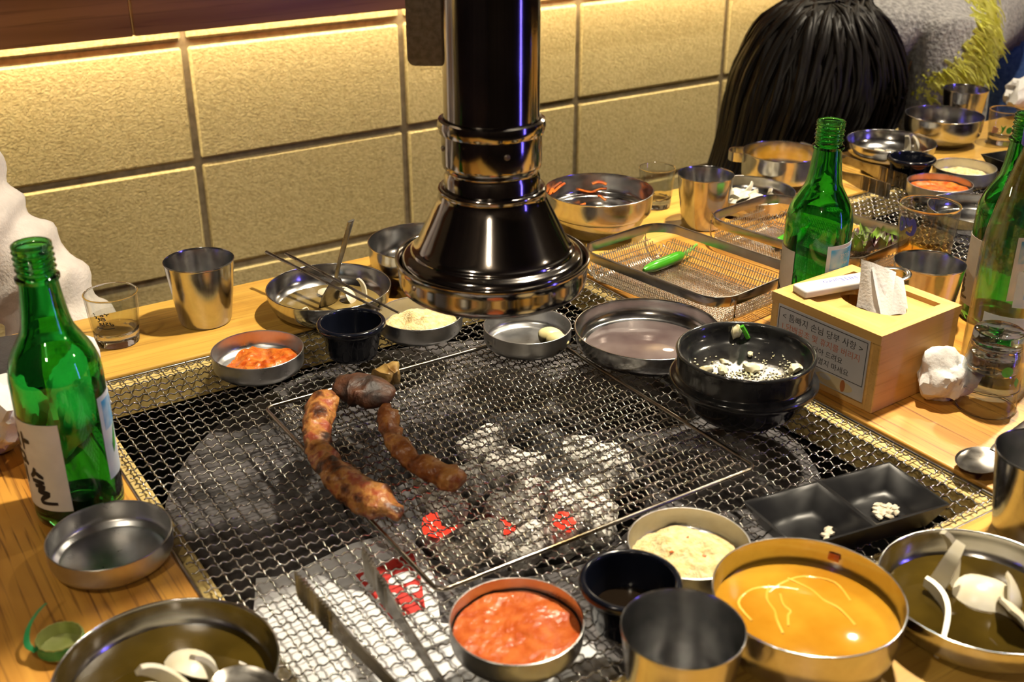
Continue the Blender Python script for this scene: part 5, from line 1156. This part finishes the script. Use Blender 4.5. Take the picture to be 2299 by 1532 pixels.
# yellow fringe: shaggy tufts along the sleeve and the hem edge
m = MB(); rn = random.Random(17)
def tuft(p, d, L, r=.0030):
    d = d.normalized(); c = [p]
    for k in range(3): c.append(c[-1] + (d + V3((rn.uniform(-.5, .5), rn.uniform(-.5, .5), -.35 * k + rn.uniform(-.4, .3)))).normalized() * L / 3)
    m.add(*tube(cr(c, 2), lambda t, i: r * (1 - .8 * t), 4))
from mathutils.bvhtree import BVHTree
bvh = BVHTree.FromPolygons([q.co.copy() for q in kn.data.vertices], [tuple(p.vertices) for p in kn.data.polygons]); CP = V3((0, 0, CAMH))
def on_knit(px, py, y):
    d = (Q(px, py, y) - CP).normalized(); hit = bvh.ray_cast(CP, d)[0]
    return hit if hit is not None else bvh.find_nearest(Q(px, py, y))[0]
edge = [on_knit(*q) for q in ((2190, -40, 1.36), (2196, 40, 1.34), (2186, 105, 1.32), (2160, 150, 1.30), (2115, 178, 1.30), (2060, 200, 1.30))]
E2 = cr(edge, 8)
for k in range(520):
    t = rn.random() * (len(E2) - 2); i = int(t); p = E2[i] + (E2[i + 1] - E2[i]) * (t - i)
    p = bvh.find_nearest(p + V3((rn.uniform(-.02, .025), rn.uniform(-.02, .02), rn.uniform(-.02, .02))))[0]; tuft(p, V3((.6, -.45, -.5)), rn.uniform(.03, .06))
edge = [on_knit(*q) for q in ((2205, -40, 1.45), (2222, 20, 1.45), (2222, 80, 1.45), (2208, 130, 1.45))]; E3 = cr(edge, 8)
for k in range(260):
    t = rn.random() * (len(E3) - 2); i = int(t); p = E3[i] + (E3[i + 1] - E3[i]) * (t - i)
    p = bvh.find_nearest(p + V3((rn.uniform(-.03, .02), rn.uniform(-.02, .02), rn.uniform(-.02, .02))))[0]; tuft(p, V3((.5, -.35, -.7)), rn.uniform(.025, .05))
fr = obj('yellow_fringe', m.me('yellow_fringe', sharp=80), M['fringe'], pb); fr['kind'] = 'stuff'
# hair: a cap around the skull and long locks that fall forward to the table edge
m = MB(); hcn = head + V3((.0, .0, .02))
v, f = lump(1, 31, (1, 1, 1), .10, 4); m.add([(hcn.x + p[0] * .150, hcn.y + p[1] * .13, hcn.z + p[2] * .118) for p in v], f)
crown = Q(1885, 30, 1.38)
for k in range(560):
    a = R(rn.uniform(0, 360)); ca, sa = math.cos(a), math.sin(a); rr = rn.uniform(.90, 1.02)
    p0 = hcn + V3((.02 + rn.uniform(-.05, .05), rn.uniform(-.05, .05), .140 - rn.uniform(0, .008)))
    zj = rn.uniform(-.03, .02); wv = rn.uniform(-.22, .22); p1 = hcn + V3((math.cos(a + wv) * .092 * rr, math.sin(a + wv) * .085 * rr, .112 + zj * .3)); p2 = hcn + V3((ca * .158 * rr, sa * .138 * rr, .005 + zj)); lean = -.055 if ca < 0 else -.01
    p3 = hcn + V3((ca * .150 * rr + lean * .7, sa * .125 * rr, -.105)); p4 = hcn + V3((ca * .135 * rr + lean * 1.8, sa * .11 * rr, -.20 - rn.uniform(0, .06)))
    m.add(*tube(cr([p0, p1, p2, p3, p4], 5), lambda t, i: (.0068 * min(1, .4 + 3 * t) * (1 - .72 * t * t)), 5, .7))
hr = obj('hair', m.me('hair', sharp=80), M['hair'], pb)

# ------------------------------------------------------------------ tell alike neighbours apart by their order in the photograph
ORD = ['leftmost', 'second', 'third', 'fourth', 'fifth', 'sixth', 'seventh', 'eighth', 'ninth', 'tenth', 'eleventh']
NUM = ['', '', 'two', 'three', 'four', 'five', 'six', 'seven', 'eight', 'nine', 'ten', 'eleven', 'twelve']
bpy.context.view_layer.update()
same = {}
for o in S.objects:
    if o.parent is None and o.get('label') and o.get('kind') != 'stuff': same.setdefault(o['label'], []).append(o)
for lb, L in same.items():
    if 2 <= len(L) <= 12:
        def px(o):
            c = sum((Vector(b) for b in o.bound_box), Vector()) / 8 if o.type == 'MESH' else Vector(); p = o.matrix_world @ c
            hf = p.x * math.cos(TH) + p.y * math.sin(TH); r = p.x * math.sin(TH) - p.y * math.cos(TH)
            return r / (hf * math.cos(PITCH) - (p.z - TZ - CAMH) * math.sin(PITCH))
        L.sort(key=px); n = len(L)
        for i, o in enumerate(L):
            o['label'] = lb + (', leftmost of ' + NUM[n] if i == 0 else ', rightmost of ' + NUM[n] if i == n - 1 else ', ' + ORD[i] + ' of ' + NUM[n] + ' from left')
